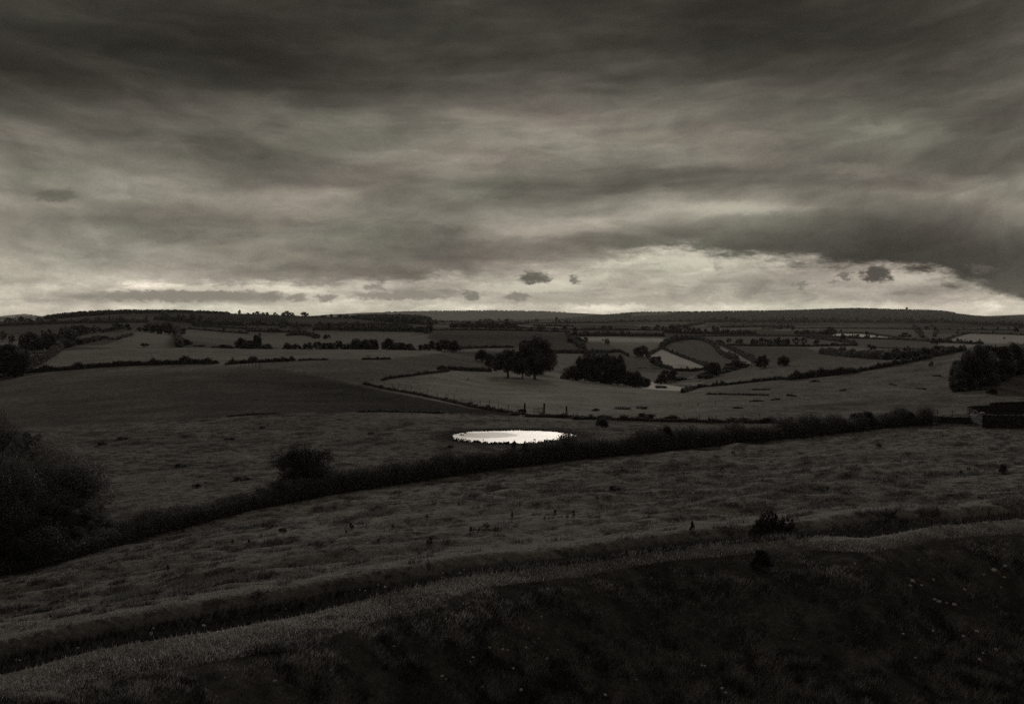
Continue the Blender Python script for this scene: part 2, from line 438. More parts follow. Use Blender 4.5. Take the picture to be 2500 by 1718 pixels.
ORD = ['first', 'second', 'third', 'fourth', 'fifth', 'sixth', 'seventh', 'eighth', 'ninth', 'tenth', 'eleventh', 'twelfth', 'thirteenth', 'fourteenth', 'fifteenth', 'sixteenth',
       'seventeenth', 'eighteenth', 'nineteenth', 'twentieth', 'twenty-first', 'twenty-second', 'twenty-third', 'twenty-fourth', 'twenty-fifth', 'twenty-sixth', 'twenty-seventh', 'twenty-eighth']
def tree_row(where, group, items, cat='tree', name='tree', adj='dark', **kw):
    """items: (px, top, base, width[, kind[, d]]), from left to right"""
    items = sorted(items)
    for k, it in enumerate(items):
        px, top, base, w = it[:4]; kind = it[4] if len(it) > 4 else 'bush'; d = it[5] if len(it) > 5 else None
        word = {'cone': 'pointed', 'loose': 'thin-crowned', 'oak': 'broad-crowned', 'tall': 'tall', 'bush': 'bushy'}[kind]
        pos = 'leftmost' if k == 0 else 'rightmost' if k == len(items) - 1 else ORD[k] + ' from the left'
        if len(items) == 1: pos = 'lone'
        tree(f'{word} {adj} {cat}, {pos} {where}', cat, px, top, base, w, kind, d=d, group=group, name=name, **kw)

def poly_world(pts, dmin=0, n=None):
    """a drawn line of the ground, as map points"""
    out = []
    for k in range(len(pts) - 1):
        (a, b), (c, d) = pts[k], pts[k + 1]; m = max(2, int(abs(c - a) / 14) + 1)
        for j in range(m): out.append((a + (c - a) * j / m, b + (d - b) * j / m))
    out.append(pts[-1])
    return np.array([hit(p[0], p[1], dmin) for p in out])
def resample(W, step):
    seg = np.r_[0, np.cumsum(np.hypot(*np.diff(W[:, :2], axis=0).T))]
    m = max(3, int(seg[-1] / step)); s = np.linspace(0, seg[-1], m)
    return np.interp(s, seg, W[:, 0]), np.interp(s, seg, W[:, 1]), s, seg[-1]

def hedge(label, pts, hpx=None, h=None, dmin=0, ragged=.35, leaf='hedge', world=None, width=None, dens=1.0, gaps=0.0, cat='hedge', name='hedge', leafsize=None, group=None, ends=True):
    """a hedgerow: stems, a ragged body of leaf clumps following the ground"""
    W = np.array(world) if world is not None else poly_world(pts, dmin)
    dmean = float(np.mean(W[:, 1]))
    if h is None: h = hpx / F * dmean
    h = max(h, .22); wd = width or max(h * .75, dmean * .0008)
    ls = leafsize or max(.10, dmean * .00105)
    xs, ys, s, L = resample(W, max(h * .35, .5))
    zz = zc_at(xs, ys); seed = random.randrange(9999); rng = np.random.default_rng(seed)
    hn = h * (1 + ragged * (fbm(s / (h * 2.2), s * 0 + 3, seed, 3) + .5 * fbm(s / (h * .6), s * 0 + 8, seed + 1, 2)))
    hn *= 1 + 1.6 * ragged * smooth(.62, .9, vnoise(s / (h * 1.6), s * 0, seed + 7))
    if gaps: hn *= np.where(vnoise(s / (h * 3), s * 0, seed + 5) < gaps, .25, 1)
    if ends: hn *= np.clip(np.minimum(s, L - s) / (h * .8) + .45, 0, 1)
    hn = np.maximum(hn, h * .2)
    tx = np.gradient(xs); ty = np.gradient(ys); tn = np.hypot(tx, ty) + 1e-9; nx, ny = -ty / tn, tx / tn
    n = int(min(170000, max(500, dens * 3.0 * L * (h * 2 + wd) / (ls * ls * .75))))
    i = rng.integers(0, len(xs), n); f = rng.normal(0, .5, n)
    th = rng.random(n) * math.pi; rr = (.55 + .45 * rng.random(n) ** .6) * (1 + .10 * rng.normal(size=n))
    off = np.cos(th) * rr * wd * .55; up = np.abs(np.sin(th)) ** .7 * rr * hn[i]
    up = np.where(rng.random(n) < .35, rng.random(n) * hn[i] * .9, up)
    dx = f * (xs[1] - xs[0]) if len(xs) > 1 else 0; ds = s[1] - s[0]
    px_ = xs[i] + nx[i] * off + tx[i] / tn[i] * f * ds; py_ = ys[i] + ny[i] * off + ty[i] / tn[i] * f * ds
    P = np.stack([px_, py_, zz[i] + up], 1)
    lump = fbm(px_ / (h * .5), py_ / (h * .5), seed + 9, 2)
    P[:, 2] += lump * h * .10
    V, Fc, t = leaves(P, ls * rng.uniform(.6, 1.4, n), rng)
    root = empty(name, (float(xs[len(xs) // 2]), float(ys[len(xs) // 2]), float(zz[len(xs) // 2])))
    o3 = np.array(root.location)
    me = mesh_np('hedge_foliage', V - o3, Fc, np.clip(t * .7 + .3 * np.repeat(lump + .5, 4), 0, 1))
    link('foliage', me, M[leaf], root)
    # inner woody body and stems
    v = []; q = []
    for k in range(len(xs)):
        for (o, u) in ((-.28, -.05), (-.26, .55), (0, .74), (.26, .55), (.28, -.05)):
            v.append((xs[k] + nx[k] * o * wd, ys[k] + ny[k] * o * wd, zz[k] + u * hn[k]))
    for k in range(len(xs) - 1):
        for j in range(4): q.append((k * 5 + j, k * 5 + j + 1, (k + 1) * 5 + j + 1, (k + 1) * 5 + j))
    me2 = mesh_np('hedge_stems', np.array(v) - o3, np.array(q))
    link('stems', me2, M['bark'], root)
    tag(root, label, cat, group)
    return root


# ------------------------------------------------------------------ ground: what grows in each field, plus painted light, shade and haze
ROWV = 859 - F * np.tan(np.arctan(GZ / GD[None, :]) + PITCH)
def inpoly(P, x, y):
    ins = np.zeros(x.shape, bool); n = len(P)
    for i in range(n):
        x1, y1 = P[i]; x2, y2 = P[(i + 1) % n]
        c = ((y1 > y) != (y2 > y)) & (x < (x2 - x1) * (y - y1) / (y2 - y1 + 1e-12) + x1)
        ins ^= c
    return ins
ALB = np.full((NC, NR), 0.15)
def field(P, a, dmin, dmax, blend=1.0):
    m = inpoly(P, PX2, ROWV) & (YY >= dmin) & (YY <= dmax)
    ALB[m] = ALB[m] * (1 - blend) + a * blend
# distant parcels
gx = XX / 150 + .35 * YY / 260; gy = YY / 260 - .2 * XX / 150
cell = _hash(np.floor(gx + .25 * fbm(XX / 300, YY / 300, 91, 2)), np.floor(gy + .25 * fbm(XX / 280, YY / 280, 92, 2)), 93)
far = YY > 470
ALB = np.where(far, .085 + .10 * cell, ALB)
ALB = np.where(YY > 1300, .05 + .11 * cell, ALB)
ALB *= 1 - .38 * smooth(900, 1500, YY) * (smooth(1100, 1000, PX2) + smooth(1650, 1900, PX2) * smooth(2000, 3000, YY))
ALB = np.where(YY > 5200, .04, ALB)
ALB = np.where((YY > 9500), .16 - .12 * smooth(1380, 1560, PX2), ALB)  # haze painted in: middle of the far ridge made paler
ALB = np.where((YY > 12500), .34, ALB)  # haze painted in: farthest hills paler still
ALB = np.where(YY <= DL * 1.004, 0.055, ALB)                         # shade on the near bank's face, painted as darker ground
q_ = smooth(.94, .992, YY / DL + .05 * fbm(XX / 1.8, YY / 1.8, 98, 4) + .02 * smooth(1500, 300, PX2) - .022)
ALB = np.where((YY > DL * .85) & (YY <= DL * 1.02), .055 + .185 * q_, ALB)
ALB *= 1 + .7 * fbm(XX / .7, YY / .6, 99, 3) * (YY < DL)       # light on its top edge is painted paler just above
ALB = np.where((YY > DL * 1.02) & (YY <= DC * .97), 0.032, ALB)  # shade inside the ditch, painted as dark ground
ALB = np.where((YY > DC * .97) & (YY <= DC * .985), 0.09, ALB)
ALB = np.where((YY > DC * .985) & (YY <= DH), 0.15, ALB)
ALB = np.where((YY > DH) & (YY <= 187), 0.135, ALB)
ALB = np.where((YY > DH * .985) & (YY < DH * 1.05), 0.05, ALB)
mm = (YY > 187) & (YY <= 470)
ALB = np.where(mm, .20, ALB)
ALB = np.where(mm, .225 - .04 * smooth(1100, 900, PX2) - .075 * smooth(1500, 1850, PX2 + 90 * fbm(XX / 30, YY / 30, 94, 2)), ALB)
dark = [(-3000, 1200), (-3000, 940), (0, 925), (140, 909), (300, 899), (600, 896), (683, 899), (765, 914), (820, 927), (875, 940), (958, 957), (1068, 979), (1151, 995), (1240, 1006), (1262, 1016),
        (1200, 1013), (1000, 1005), (700, 1009), (400, 1027), (150, 1043), (-400, 1062), (-3000, 1200)]
field(dark, .075, 184, 345)
gm = inpoly(dark, PX2, ROWV) & (YY > 184) & (YY < 345)
u_ = (YY * .96 + XX * .30 + .004 * (XX + 60) ** 2 + 6 * fbm(XX / 60, YY / 60, 95, 2))
ALB = np.where(gm, ALB * (1 + .20 * smooth(.55, 1, np.sin(u_ * 2 * np.pi / 9)) * (.5 + fbm(XX / 50, YY / 40, 90, 2)) + .35 * fbm(XX / 16, YY / 7, 96, 3)), ALB)
field([(640, 884), (760, 877), (930, 878), (1175, 850), (1210, 870), (1200, 903), (1074, 900), (1041, 912), (977, 920), (933, 927), (880, 938), (820, 925), (765, 912), (683, 897), (600, 894)], .125, 200, 480)
field([(240, 909), (360, 893), (520, 890), (640, 893), (540, 900), (380, 905)], .12, 250, 345, .6)
field([(1840, 1000), (2500, 940), (2500, 960), (2330, 957), (2383, 943), (2500, 905), (2900, 880), (2900, 1010)], .11, 200, 460, .5)
field([(2383, 944), (2500, 908), (2900, 860), (2900, 968), (2500, 964)], .075, 240, 470)
field([(55, 851), (160, 846), (130, 866), (50, 907), (30, 880)], .19, 260, 900)
field([(170, 846), (176, 844), (255, 843), (290, 828), (330, 814), (400, 800), (425, 803), (432, 850), (420, 852)], .17, 400, 1500)
field([(0, 790), (350, 786), (370, 800), (300, 812), (100, 812), (0, 812)], .085, 600, 2400)
field([(290, 830), (420, 800), (300, 820)], .15, 500, 1500)
field([(1055, 806), (1380, 812), (1400, 832), (1425, 856), (1240, 847), (1120, 850), (1040, 826)], .085, 560, 1700)
field([(1055, 816), (1380, 820), (1395, 830), (1055, 828)], .06, 560, 1700, .6)
field([(1340, 858), (1425, 862), (1410, 880), (1375, 905), (1290, 915), (1250, 900), (1330, 870)], .17, 400, 900)
field([(1411, 822), (1645, 826), (1640, 830), (1623, 836), (1436, 833)], .33, 700, 2600)
field([(1612, 852), (1726, 895), (1718, 903), (1651, 903), (1610, 891), (1577, 868)], .36, 470, 1700)
field([(1640, 886), (1680, 893), (1712, 902), (1660, 902)], .25, 470, 1500, .7)
field([(1579, 930), (1600, 934), (1688, 949), (1662, 962), (1560, 962)], .50, 372, 1200)
field([(1690, 940), (1640, 936), (1725, 930), (1700, 945)], .20, 420, 1200)
field([(1562, 908), (1610, 910), (1620, 925), (1600, 934), (1560, 925)], .16, 500, 1200)
field([(1745, 846), (1760, 846), (1808, 868), (1840, 884), (1820, 895), (1790, 875)], .24, 480, 1800)
field([(1620, 845), (1690, 828), (1740, 842), (1790, 885), (1740, 895), (1660, 868)], .115, 480, 2200)
field([(1790, 846), (1968, 848), (2000, 860), (1940, 880), (1880, 880), (1800, 862)], .10, 480, 2200)
field([(1700, 820), (1968, 822), (2080, 838), (1968, 842), (1775, 838)], .13, 560, 2600)
field([(2036, 814), (2110, 816), (2204, 829), (2110, 824), (2036, 820)], .62, 560, 3600)
field([(2100, 805), (2290, 805), (2240, 822), (2204, 828)], .14, 600, 3600)
field([(2303, 834), (2364, 815), (2500, 819), (2700, 822), (2700, 840), (2370, 837)], .30, 560, 3600)
field([(2050, 826), (2290, 836), (2280, 862), (2130, 850), (2040, 842)], .12, 500, 2600)
field([(2293, 838), (2400, 842), (2350, 852), (2300, 848)], .22, 500, 2600)
for (p, r0, w, a) in ((1310, 780, 70, .2), (1200, 780, 130, .22), (1640, 795, 90, .15), (1580, 806, 60, .2), (1950, 804, 60, .17), (1740, 806, 60, .18), (800, 806, 60, .12), (1330, 800, 60, .14), (960, 795, 50, .1)):
    field([(p - w, r0 - 2.5), (p + w, r0 - 2), (p + w * .9, r0 + 2.5), (p - w * .9, r0 + 3)], a, 700, 6500)
field([(1545, 763), (1630, 762), (1640, 768), (1540, 770)], .16, 5000, 13000)
shore = (rad < 1.35)
ALB = np.where(shore, .045 + .05 * np.clip((rad - 1.05) / .3, 0, 1), ALB)
ALB *= 1 + .22 * fbm(XX / 9, YY / 9, 97, 3) * (YY < 600)
def mottle(x, y, dn):
    """dark tussocks in the turf: 1 where one grows"""
    s = np.where(dn < 1, 1.0, 1.9)
    return smooth(.10, .34, fbm((x * .93 + y * .37) / (1.25 * s), (y * .93 - x * .37) / (.75 * s), 111, 4) + .35 * fbm(x / 16, y / 9, 112, 2))
dn_ = YY / DH
MOT = mottle(XX, YY, dn_)
ALB *= 1 - .44 * MOT * ((YY > DC * .99) & (YY < 187) & (rad > 1.3))
rr_ = smooth(.15, .5, fbm(XX / 4.5, YY / 5.5, 113, 3))
ALB *= 1 - .35 * rr_ * rough_r * (YY < 480)
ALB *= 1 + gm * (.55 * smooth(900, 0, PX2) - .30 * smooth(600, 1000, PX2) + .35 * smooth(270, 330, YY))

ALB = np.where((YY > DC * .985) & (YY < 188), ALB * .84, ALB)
ALB = np.where(mm, ALB * .90, ALB); ALB = np.where(gm, ALB * .88, ALB)
for _ in range(2):                                             # crops meet softly at their edges
    s_ = ALB.copy(); s_[1:-1] = .25 * ALB[:-2] + .5 * ALB[1:-1] + .25 * ALB[2:]
    far_ = YY > 186; ALB = np.where(far_, s_, ALB)
    s_ = ALB.copy(); s_[:, 1:-1] = .25 * ALB[:, :-2] + .5 * ALB[:, 1:-1] + .25 * ALB[:, 2:]
    ALB = np.where(far_, s_, ALB)
# the pasture sheet and the hills beyond share one row of points
ZB = np.array([[-1.7, -1.6, -1.9, -4.2, -6.4, -9.0]])
YB = np.array([0.0, -15.0, 4.0, 8.0, 11.0])
RGH = np.where((YY > DC * .99) & (YY < 188), 1.0, .15); RGH = np.where((YY >= 188) & (YY < 480), .25 + .5 * smooth(1600, 1850, PX2), RGH); RGH = np.where(gm, .45, RGH); RGH = np.where(rad < 1.2, 0, RGH)
def grid_mesh(name, X, Y, Z, A, B):
    nc, nr = X.shape
    v = np.stack([X, Y, Z], -1).reshape(-1, 3)
    i = np.arange(nc * nr).reshape(nc, nr)
    f = np.stack([i[:-1, :-1], i[1:, :-1], i[1:, 1:], i[:-1, 1:]], -1).reshape(-1, 4)
    me = mesh_np(name, v, f, A.reshape(-1), 'albedo'); a_ = me.attributes.new('rough', 'FLOAT', 'POINT'); a_.data.foreach_set('value', np.ascontiguousarray(B.reshape(-1), dtype=np.float32))
    me.shade_smooth(); return me
yb = np.array([-400, -150, -60, -25, -8, -2, 0, 2, 4, 6, 8, 10, 12, 13.5]); zb = np.array([6, 2, 0, -1.2, -1.5, -1.65, -1.7, -1.75, -2.3, -3.4, -4.8, -6.2, -7.6, -8.6])
zend = GZ[:, 0]
xb = np.sign(GU)[:, None] * np.abs(GU[:, None]) * (15 + (15 - yb)[None, :] * 1.2)
wz = smooth(6, 15, yb)[None, :]
zbb = zb[None, :] * (1 - wz) + (zb[None, :] * (1 - wz ** 3) + zend[:, None] * wz ** 3) * wz
zbb = zbb + .12 * fbm(xb / 3, np.broadcast_to(yb[None, :], xb.shape) / 3, 3, 3)
k0 = int(np.searchsorted(GD, 2600))
Xn = np.concatenate([xb, XX[:, :k0 + 1]], 1); Yn = np.concatenate([np.broadcast_to(yb, xb.shape), YY[:, :k0 + 1]], 1)
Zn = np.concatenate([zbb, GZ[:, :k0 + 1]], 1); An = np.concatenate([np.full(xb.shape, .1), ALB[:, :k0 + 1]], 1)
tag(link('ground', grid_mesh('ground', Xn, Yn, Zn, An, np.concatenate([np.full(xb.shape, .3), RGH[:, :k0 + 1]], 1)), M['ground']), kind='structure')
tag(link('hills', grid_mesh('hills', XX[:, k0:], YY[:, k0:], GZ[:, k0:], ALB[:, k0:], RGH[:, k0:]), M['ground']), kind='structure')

# ------------------------------------------------------------------ pond
def water_material():
    """turbid, faintly ruffled water: a clear reflection of the sky and a broad one of the bright low sun behind cloud"""
    m, nt, b = mat('still_pond_water')
    geo = N(nt, 'ShaderNodeNewGeometry')
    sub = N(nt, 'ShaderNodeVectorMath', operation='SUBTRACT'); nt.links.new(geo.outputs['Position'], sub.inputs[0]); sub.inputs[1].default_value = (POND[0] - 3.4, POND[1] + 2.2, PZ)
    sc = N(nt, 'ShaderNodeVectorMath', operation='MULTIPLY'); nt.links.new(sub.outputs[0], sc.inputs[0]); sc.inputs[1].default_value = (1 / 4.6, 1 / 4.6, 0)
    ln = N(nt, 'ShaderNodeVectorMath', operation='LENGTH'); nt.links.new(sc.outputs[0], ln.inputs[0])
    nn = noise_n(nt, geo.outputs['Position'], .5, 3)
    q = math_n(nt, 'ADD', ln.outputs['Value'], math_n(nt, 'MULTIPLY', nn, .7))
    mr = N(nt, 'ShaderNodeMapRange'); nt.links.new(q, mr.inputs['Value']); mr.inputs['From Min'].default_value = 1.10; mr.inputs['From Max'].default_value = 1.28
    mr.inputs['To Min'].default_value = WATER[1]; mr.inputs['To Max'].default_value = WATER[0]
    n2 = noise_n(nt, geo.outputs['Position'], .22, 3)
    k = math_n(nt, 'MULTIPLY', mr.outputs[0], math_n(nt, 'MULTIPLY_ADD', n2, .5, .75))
    nt.nodes.remove(b)
    g1 = N(nt, 'ShaderNodeBsdfAnisotropic'); g1.inputs['Roughness'].default_value = .34; nt.links.new(tinted(nt, k), g1.inputs['Color'])
    g2 = N(nt, 'ShaderNodeBsdfAnisotropic'); g2.inputs['Roughness'].default_value = .03; g2.inputs['Color'].default_value = (.55, .53, .5, 1)
    ad = N(nt, 'ShaderNodeAddShader'); nt.links.new(g1.outputs[0], ad.inputs[0]); nt.links.new(g2.outputs[0], ad.inputs[1])
    nt.links.new(ad.outputs[0], nt.nodes['Material Output'].inputs['Surface'])
    return m
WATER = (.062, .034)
a = np.linspace(0, 2 * np.pi, 181)[:-1]; rr = pond_r(a) * 1.1
ring = np.stack([POND[0] + prx * rr * np.cos(a), POND[1] + pry * rr * np.sin(a), np.full_like(a, PZ)], 1)
me = bpy.data.meshes.new('water'); me.from_pydata([(POND[0], POND[1], PZ)] + ring.tolist(), [], [(0, k + 1, (k + 1) % 180 + 1) for k in range(180)])
tag(link('water', me, water_material()), kind='structure')

# clods of mud and little tussocks at the water's edge
def clod(x, y, z, r, h, seed, m, name='mud_clod'):
    rng = np.random.default_rng(seed); v = []; nr, ns = 4, 9
    for j in range(nr):
        t = j / (nr - 1) * math.pi * .5
        for k in range(ns):
            p = 2 * math.pi * k / ns; q = 1 + rng.normal(0, .16)
            v.append((r * math.cos(p) * math.cos(t) * q, r * math.sin(p) * math.cos(t) * q, h * math.sin(t) * q - .06 * (j == 0)))
    f = [(j * ns + k, j * ns + (k + 1) % ns, (j + 1) * ns + (k + 1) % ns, (j + 1) * ns + k) for j in range(nr - 1) for k in range(ns)]
    me = bpy.data.meshes.new(name); me.from_pydata(v, [], f); me.update(); me.shade_smooth()
    return link(name, me, m, None, (x, y, z))
M['mud'] = plain('dark_wet_mud', .03, 7, .7)
for k, (px, row, r, lab) in enumerate([
        (1200, 1049, .42, 'broadest dark mud clod in the pond near its far shore'), (1221, 1051, .2, 'small mud clod in the pond just right of the broadest one'),
        (1279, 1049, .34, 'dark mud clod standing alone against the far shore of the pond'), (1268, 1047, .2, 'flat sliver of mud touching the far bank of the pond'),
        (1136, 1057, .26, 'mud clod in the narrow left end of the pond, farther one'), (1127, 1061, .3, 'mud clod in the narrow left end of the pond, nearer one'),
        (1375, 1059, .26, 'mud clod near the right tip of the pond, farthest of three'), (1379, 1064, .3, 'mud clod near the right tip of the pond, middle of three'),
        (1368, 1067, .28, 'mud clod near the right tip of the pond, nearest of three'), (1305, 1072.5, .22, 'tiny mud clod in the pond close to the near shore'),
        (1177, 1049, .22, 'mud clod by the far left shore of the pond'), (1170, 1050, .2, 'small mud clod at the far left shore beside a larger one')]):
    x, y, z = hit(px, row); z = PZ - .01
    u, t = ray(px, row); y = PZ / t; x = u * y
    o = clod(float(x), float(y), PZ - .02, r, r * .35, 50 + k, M['mud']); tag(o, lab, 'mud clod', 'mud clods in the pond')

# turf clods: ragged near rim of the pond, as one mass
P = []
for k in range(1500):
    t = RNG.uniform(0, 2 * math.pi); q = pond_r(t) * RNG.normal(1.03, .02)
    x = POND[0] + prx * q * math.cos(t); y = POND[1] + pry * q * math.sin(t)
    P.append((x, y, float(zc_at(x, y)) + RNG.uniform(0, .07)))
for k in range(55):                                            # poached clods, thickest on the near shore
    t = RNG.uniform(math.pi * .95, 2.08 * math.pi); q = pond_r(t) * RNG.normal(1.0, .012)
    x = POND[0] + prx * q * math.cos(t); y = POND[1] + pry * q * math.sin(t); r = RNG.uniform(.10, .26)
    for j in range(30): P.append((x + RNG.normal(0, r * .6), y + RNG.normal(0, r * .6), PZ + abs(RNG.normal(0, r * .55))))
P = np.array(P)
V, Fc, t = leaves(np.repeat(P, 6, 0) + RNG.normal(0, .06, (len(P) * 6, 3)) * (1, 1, .6), .12)
tag(link('shore_turf', mesh_np('shore_turf', V, Fc, t), M['hedge']), 'dark trampled turf and mud fringing the round pond', 'turf', None, 'stuff')

# ------------------------------------------------------------------ grass
def blades(px, d, h, w, seed, lean=.5, dark=None):
    rng = np.random.default_rng(seed); n = len(px)
    x = (px - 1250) / F * d; y = d; z = zc_at(x, y)
    th = rng.uniform(0, 2 * np.pi, n); bx, by = np.cos(th) * w / 2, np.sin(th) * w / 2
    lx = rng.normal(0, lean, n) * h + .25 * h; ly = rng.normal(0, lean, n) * h
    V = np.empty((n, 3, 3)); V[:, 0] = np.stack([x - bx, y - by, z - .03], 1); V[:, 1] = np.stack([x + bx, y + by, z - .03], 1)
    V[:, 2] = np.stack([x + lx, y + ly, z + h], 1)
    t = rng.random(n)
    if dark is not None: t = np.clip(t * .75 + .25 - .75 * dark, 0, 1)
    t = np.repeat(t, 3)
    return V.reshape(-1, 3), np.arange(3 * n).reshape(n, 3), t
def scatter(n, f0, f1, seed, power=1.0, lo=-80, hi=2580):
    """n places between two lines of the banks; f0, f1: factor rows of BANK"""
    rng = np.random.default_rng(seed)
    px = rng.uniform(lo, hi, n); dl_ = np.interp(px, GPX, BANK[:, 0]); dc_ = np.interp(px, GPX, BANK[:, 1]); dh_ = np.interp(px, GPX, BANK[:, 2])
    a, b = f0(dl_, dc_, dh_), f1(dl_, dc_, dh_)
    d = b - (b - a) * rng.random(n) ** (-power) if power < 0 else a + (b - a) * rng.random(n) ** power
    return px, d, rng
def grass_obj(name, lab, parts, m):
    V = []; Fc = []; T = []; o = 0
    for v, f, t in parts: V.append(v); Fc.append(f + o); T.append(t); o += len(v)
    tag(link(name, mesh_np(name, np.concatenate(V), np.concatenate(Fc), np.concatenate(T)), m), lab, 'grass', None, 'stuff')
# near bank: face, with coarse tufts
px, d, rng = scatter(300000, lambda l, c, h: np.full_like(l, 21), lambda l, c, h: l * .985, 1)
x = (px - 1250) / F * d
clump = fbm(x / .9, d / .9, 301, 3) + .6 * fbm(x / 3.5, d / 3.5, 302, 2)
k = rng.random(len(px)) < np.clip(.7 + .9 * clump, .3, 1)
px, d, clump = px[k], d[k], clump[k]
lipd = np.interp(px, GPX, BANK[:, 0])
face = blades(px, d, np.clip(.13 + .20 * clump + .08 * rng.random(len(px)), .05, .40) * (1 - .72 * smooth(.90, .97, d / lipd)), .02 + .018 * rng.random(len(px)), 2, dark=np.clip(.55 - 1.5 * fbm((px - 1250) / F * d / .45, d / .45, 306, 3) - .5 * fbm((px - 1250) / F * d / 2.5, d / 2.5, 307, 2), 0, 1))
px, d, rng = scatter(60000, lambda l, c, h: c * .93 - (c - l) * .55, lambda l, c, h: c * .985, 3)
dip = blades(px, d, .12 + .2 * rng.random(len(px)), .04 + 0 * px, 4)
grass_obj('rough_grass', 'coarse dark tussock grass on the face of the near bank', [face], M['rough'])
grass_obj('ditch_grass', 'rank grass toned dark as painted shade in the ditch behind the near bank', [dip], M['ditch'])
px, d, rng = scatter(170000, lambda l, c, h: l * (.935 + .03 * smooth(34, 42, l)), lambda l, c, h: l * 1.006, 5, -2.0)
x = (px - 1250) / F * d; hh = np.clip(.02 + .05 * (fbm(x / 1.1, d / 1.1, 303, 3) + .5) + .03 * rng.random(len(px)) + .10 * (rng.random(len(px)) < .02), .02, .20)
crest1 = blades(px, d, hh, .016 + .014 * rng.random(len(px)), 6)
grass_obj('bank_top_grass', 'short grass, paled with painted light, along the top edge of the near bank', [crest1], M['top'])
px, d, rng = scatter(420000, lambda l, c, h: c * .985, lambda l, c, h: h * 1.0, 7, 1.35)
x = (px - 1250) / F * d; tus = fbm(x / 1.3, d / 1.3, 304, 3); k = rng.random(len(px)) < np.clip(.6 + .9 * tus, .25, 1)
px, d, tus, x = px[k], d[k], tus[k], x[k]
mt = mottle(x, d, np.zeros(len(x)))
fieldg = blades(px, d, (.035 + .17 * mt) * (.6 + .8 * rng.random(len(px))), .03 + .0006 * d, 8, dark=mt)
px, d, rng = scatter(200000, lambda l, c, h: h * 1.03, lambda l, c, h: np.full_like(h, 188), 9, .9)
x = (px - 1250) / F * d; tus = fbm(x / 2.0, d / 1.6, 305, 3)
rp = np.hypot((x - POND[0]) / prx, (d - POND[1]) / pry); k = (rng.random(len(px)) < np.clip(.35 + .9 * tus, .05, 1)) & (rp > 1.12)
px, d, tus, x = px[k], d[k], tus[k], x[k]
mt = mottle(x, d, np.full(len(x), 2.0))
pastg = blades(px, d, (.05 + .16 * mt) * (.6 + .8 * rng.random(len(px))), .10 + 0 * px, 10, dark=mt)
grass_obj('pasture_grass', 'short tufted grass over the grazed pasture either side of the long hedge', [fieldg, pastg], M['grass'])


# ------------------------------------------------------------------ the long hedge across the near fields and the growth round it
hl = [(-120, 1440), (0, 1402), (100, 1380), (200, 1350), (300, 1322), (400, 1293), (500, 1268), (600, 1245), (700, 1225), (800, 1207), (900, 1190), (1000, 1175), (1100, 1160), (1200, 1146), (1300, 1134), (1400, 1122), (1500, 1112),
      (1600, 1103), (1700, 1093), (1800, 1082), (1900, 1072), (2000, 1062), (2100, 1051), (2180, 1042), (2250, 1036)]
def hedge_seg(a, b):
    return [(p, np.interp(p, [q[0] for q in hl], [q[1] for q in hl]) - 1.5) for p in np.linspace(a, b, max(3, int((b - a) / 40)))]
def on_foot(seg):
    w = []
    for p, r in seg:
        dh_ = float(np.interp(p, GPX, BANK[:, 2])) * 1.012
        w.append(at(p, dh_))
    return w
LH = 'sections of the long hedge across the near fields'
hedge('dense dark hedge crossing the near fields, section left of the square bush', None, h=1.1, world=on_foot(hedge_seg(-100, 690)), width=2.2, ragged=.28, dens=.8, leafsize=.085, group=LH, ends=False)
hedge('dense dark hedge crossing the near fields, section from the square bush to the pond', None, h=1.7, world=on_foot(hedge_seg(680, 1250)), width=2.4, ragged=.24, dens=.8, leafsize=.10, group=LH, ends=False)
hedge('dense dark hedge crossing the near fields, section right of the pond', None, h=1.95, world=on_foot(hedge_seg(1240, 1760)), width=2.6, ragged=.2, dens=.8, leafsize=.11, group=LH, ends=False)
hedge('dense dark hedge crossing the near fields, overgrown section towards the stone wall', None, h=1.7, world=on_foot(hedge_seg(1750, 2270)), width=2.6, ragged=.28, dens=.8, leafsize=.12, group=LH, ends=False)
tree('square dense dark bush rising out of the hedge in front of the pond field', 'bush', 747, 1072, 1212, 142, 'block', 'fine', d=103.5, name='hawthorn_bush', leaf='leaf3')
for k, (px, top, w, lab) in enumerate([(945, 1042, 0, ''), (1254, 1068, 12, 'thin leafy sprig sticking up from the hedge in front of the pond, left of two'), (1284, 1070, 16, 'leafy sprig sticking up from the hedge in front of the pond, right of two'),
                                       (1625, 1034, 50, 'shrubby bulge on top of the hedge right of the pond'), (1990, 1026, 40, 'small shrub standing out of the hedge top, with a bare shoot'),
                                       (2110, 1000, 60, 'bristly shrub standing out of the hedge, left of the tallest one'), (2205, 996, 62, 'tallest bristly shrub standing out of the right end of the hedge'),
                                       (1960, 1022, 44, 'low shrub on the hedge top left of the bare shoot')]):
    if not w: continue
    dd = float(np.interp(px, GPX, BANK[:, 2])) * 1.015
    tree(lab, 'shrub', px, top, 0, w, 'loose' if w < 20 else 'bush', 'mid', d=dd, name='shrub')
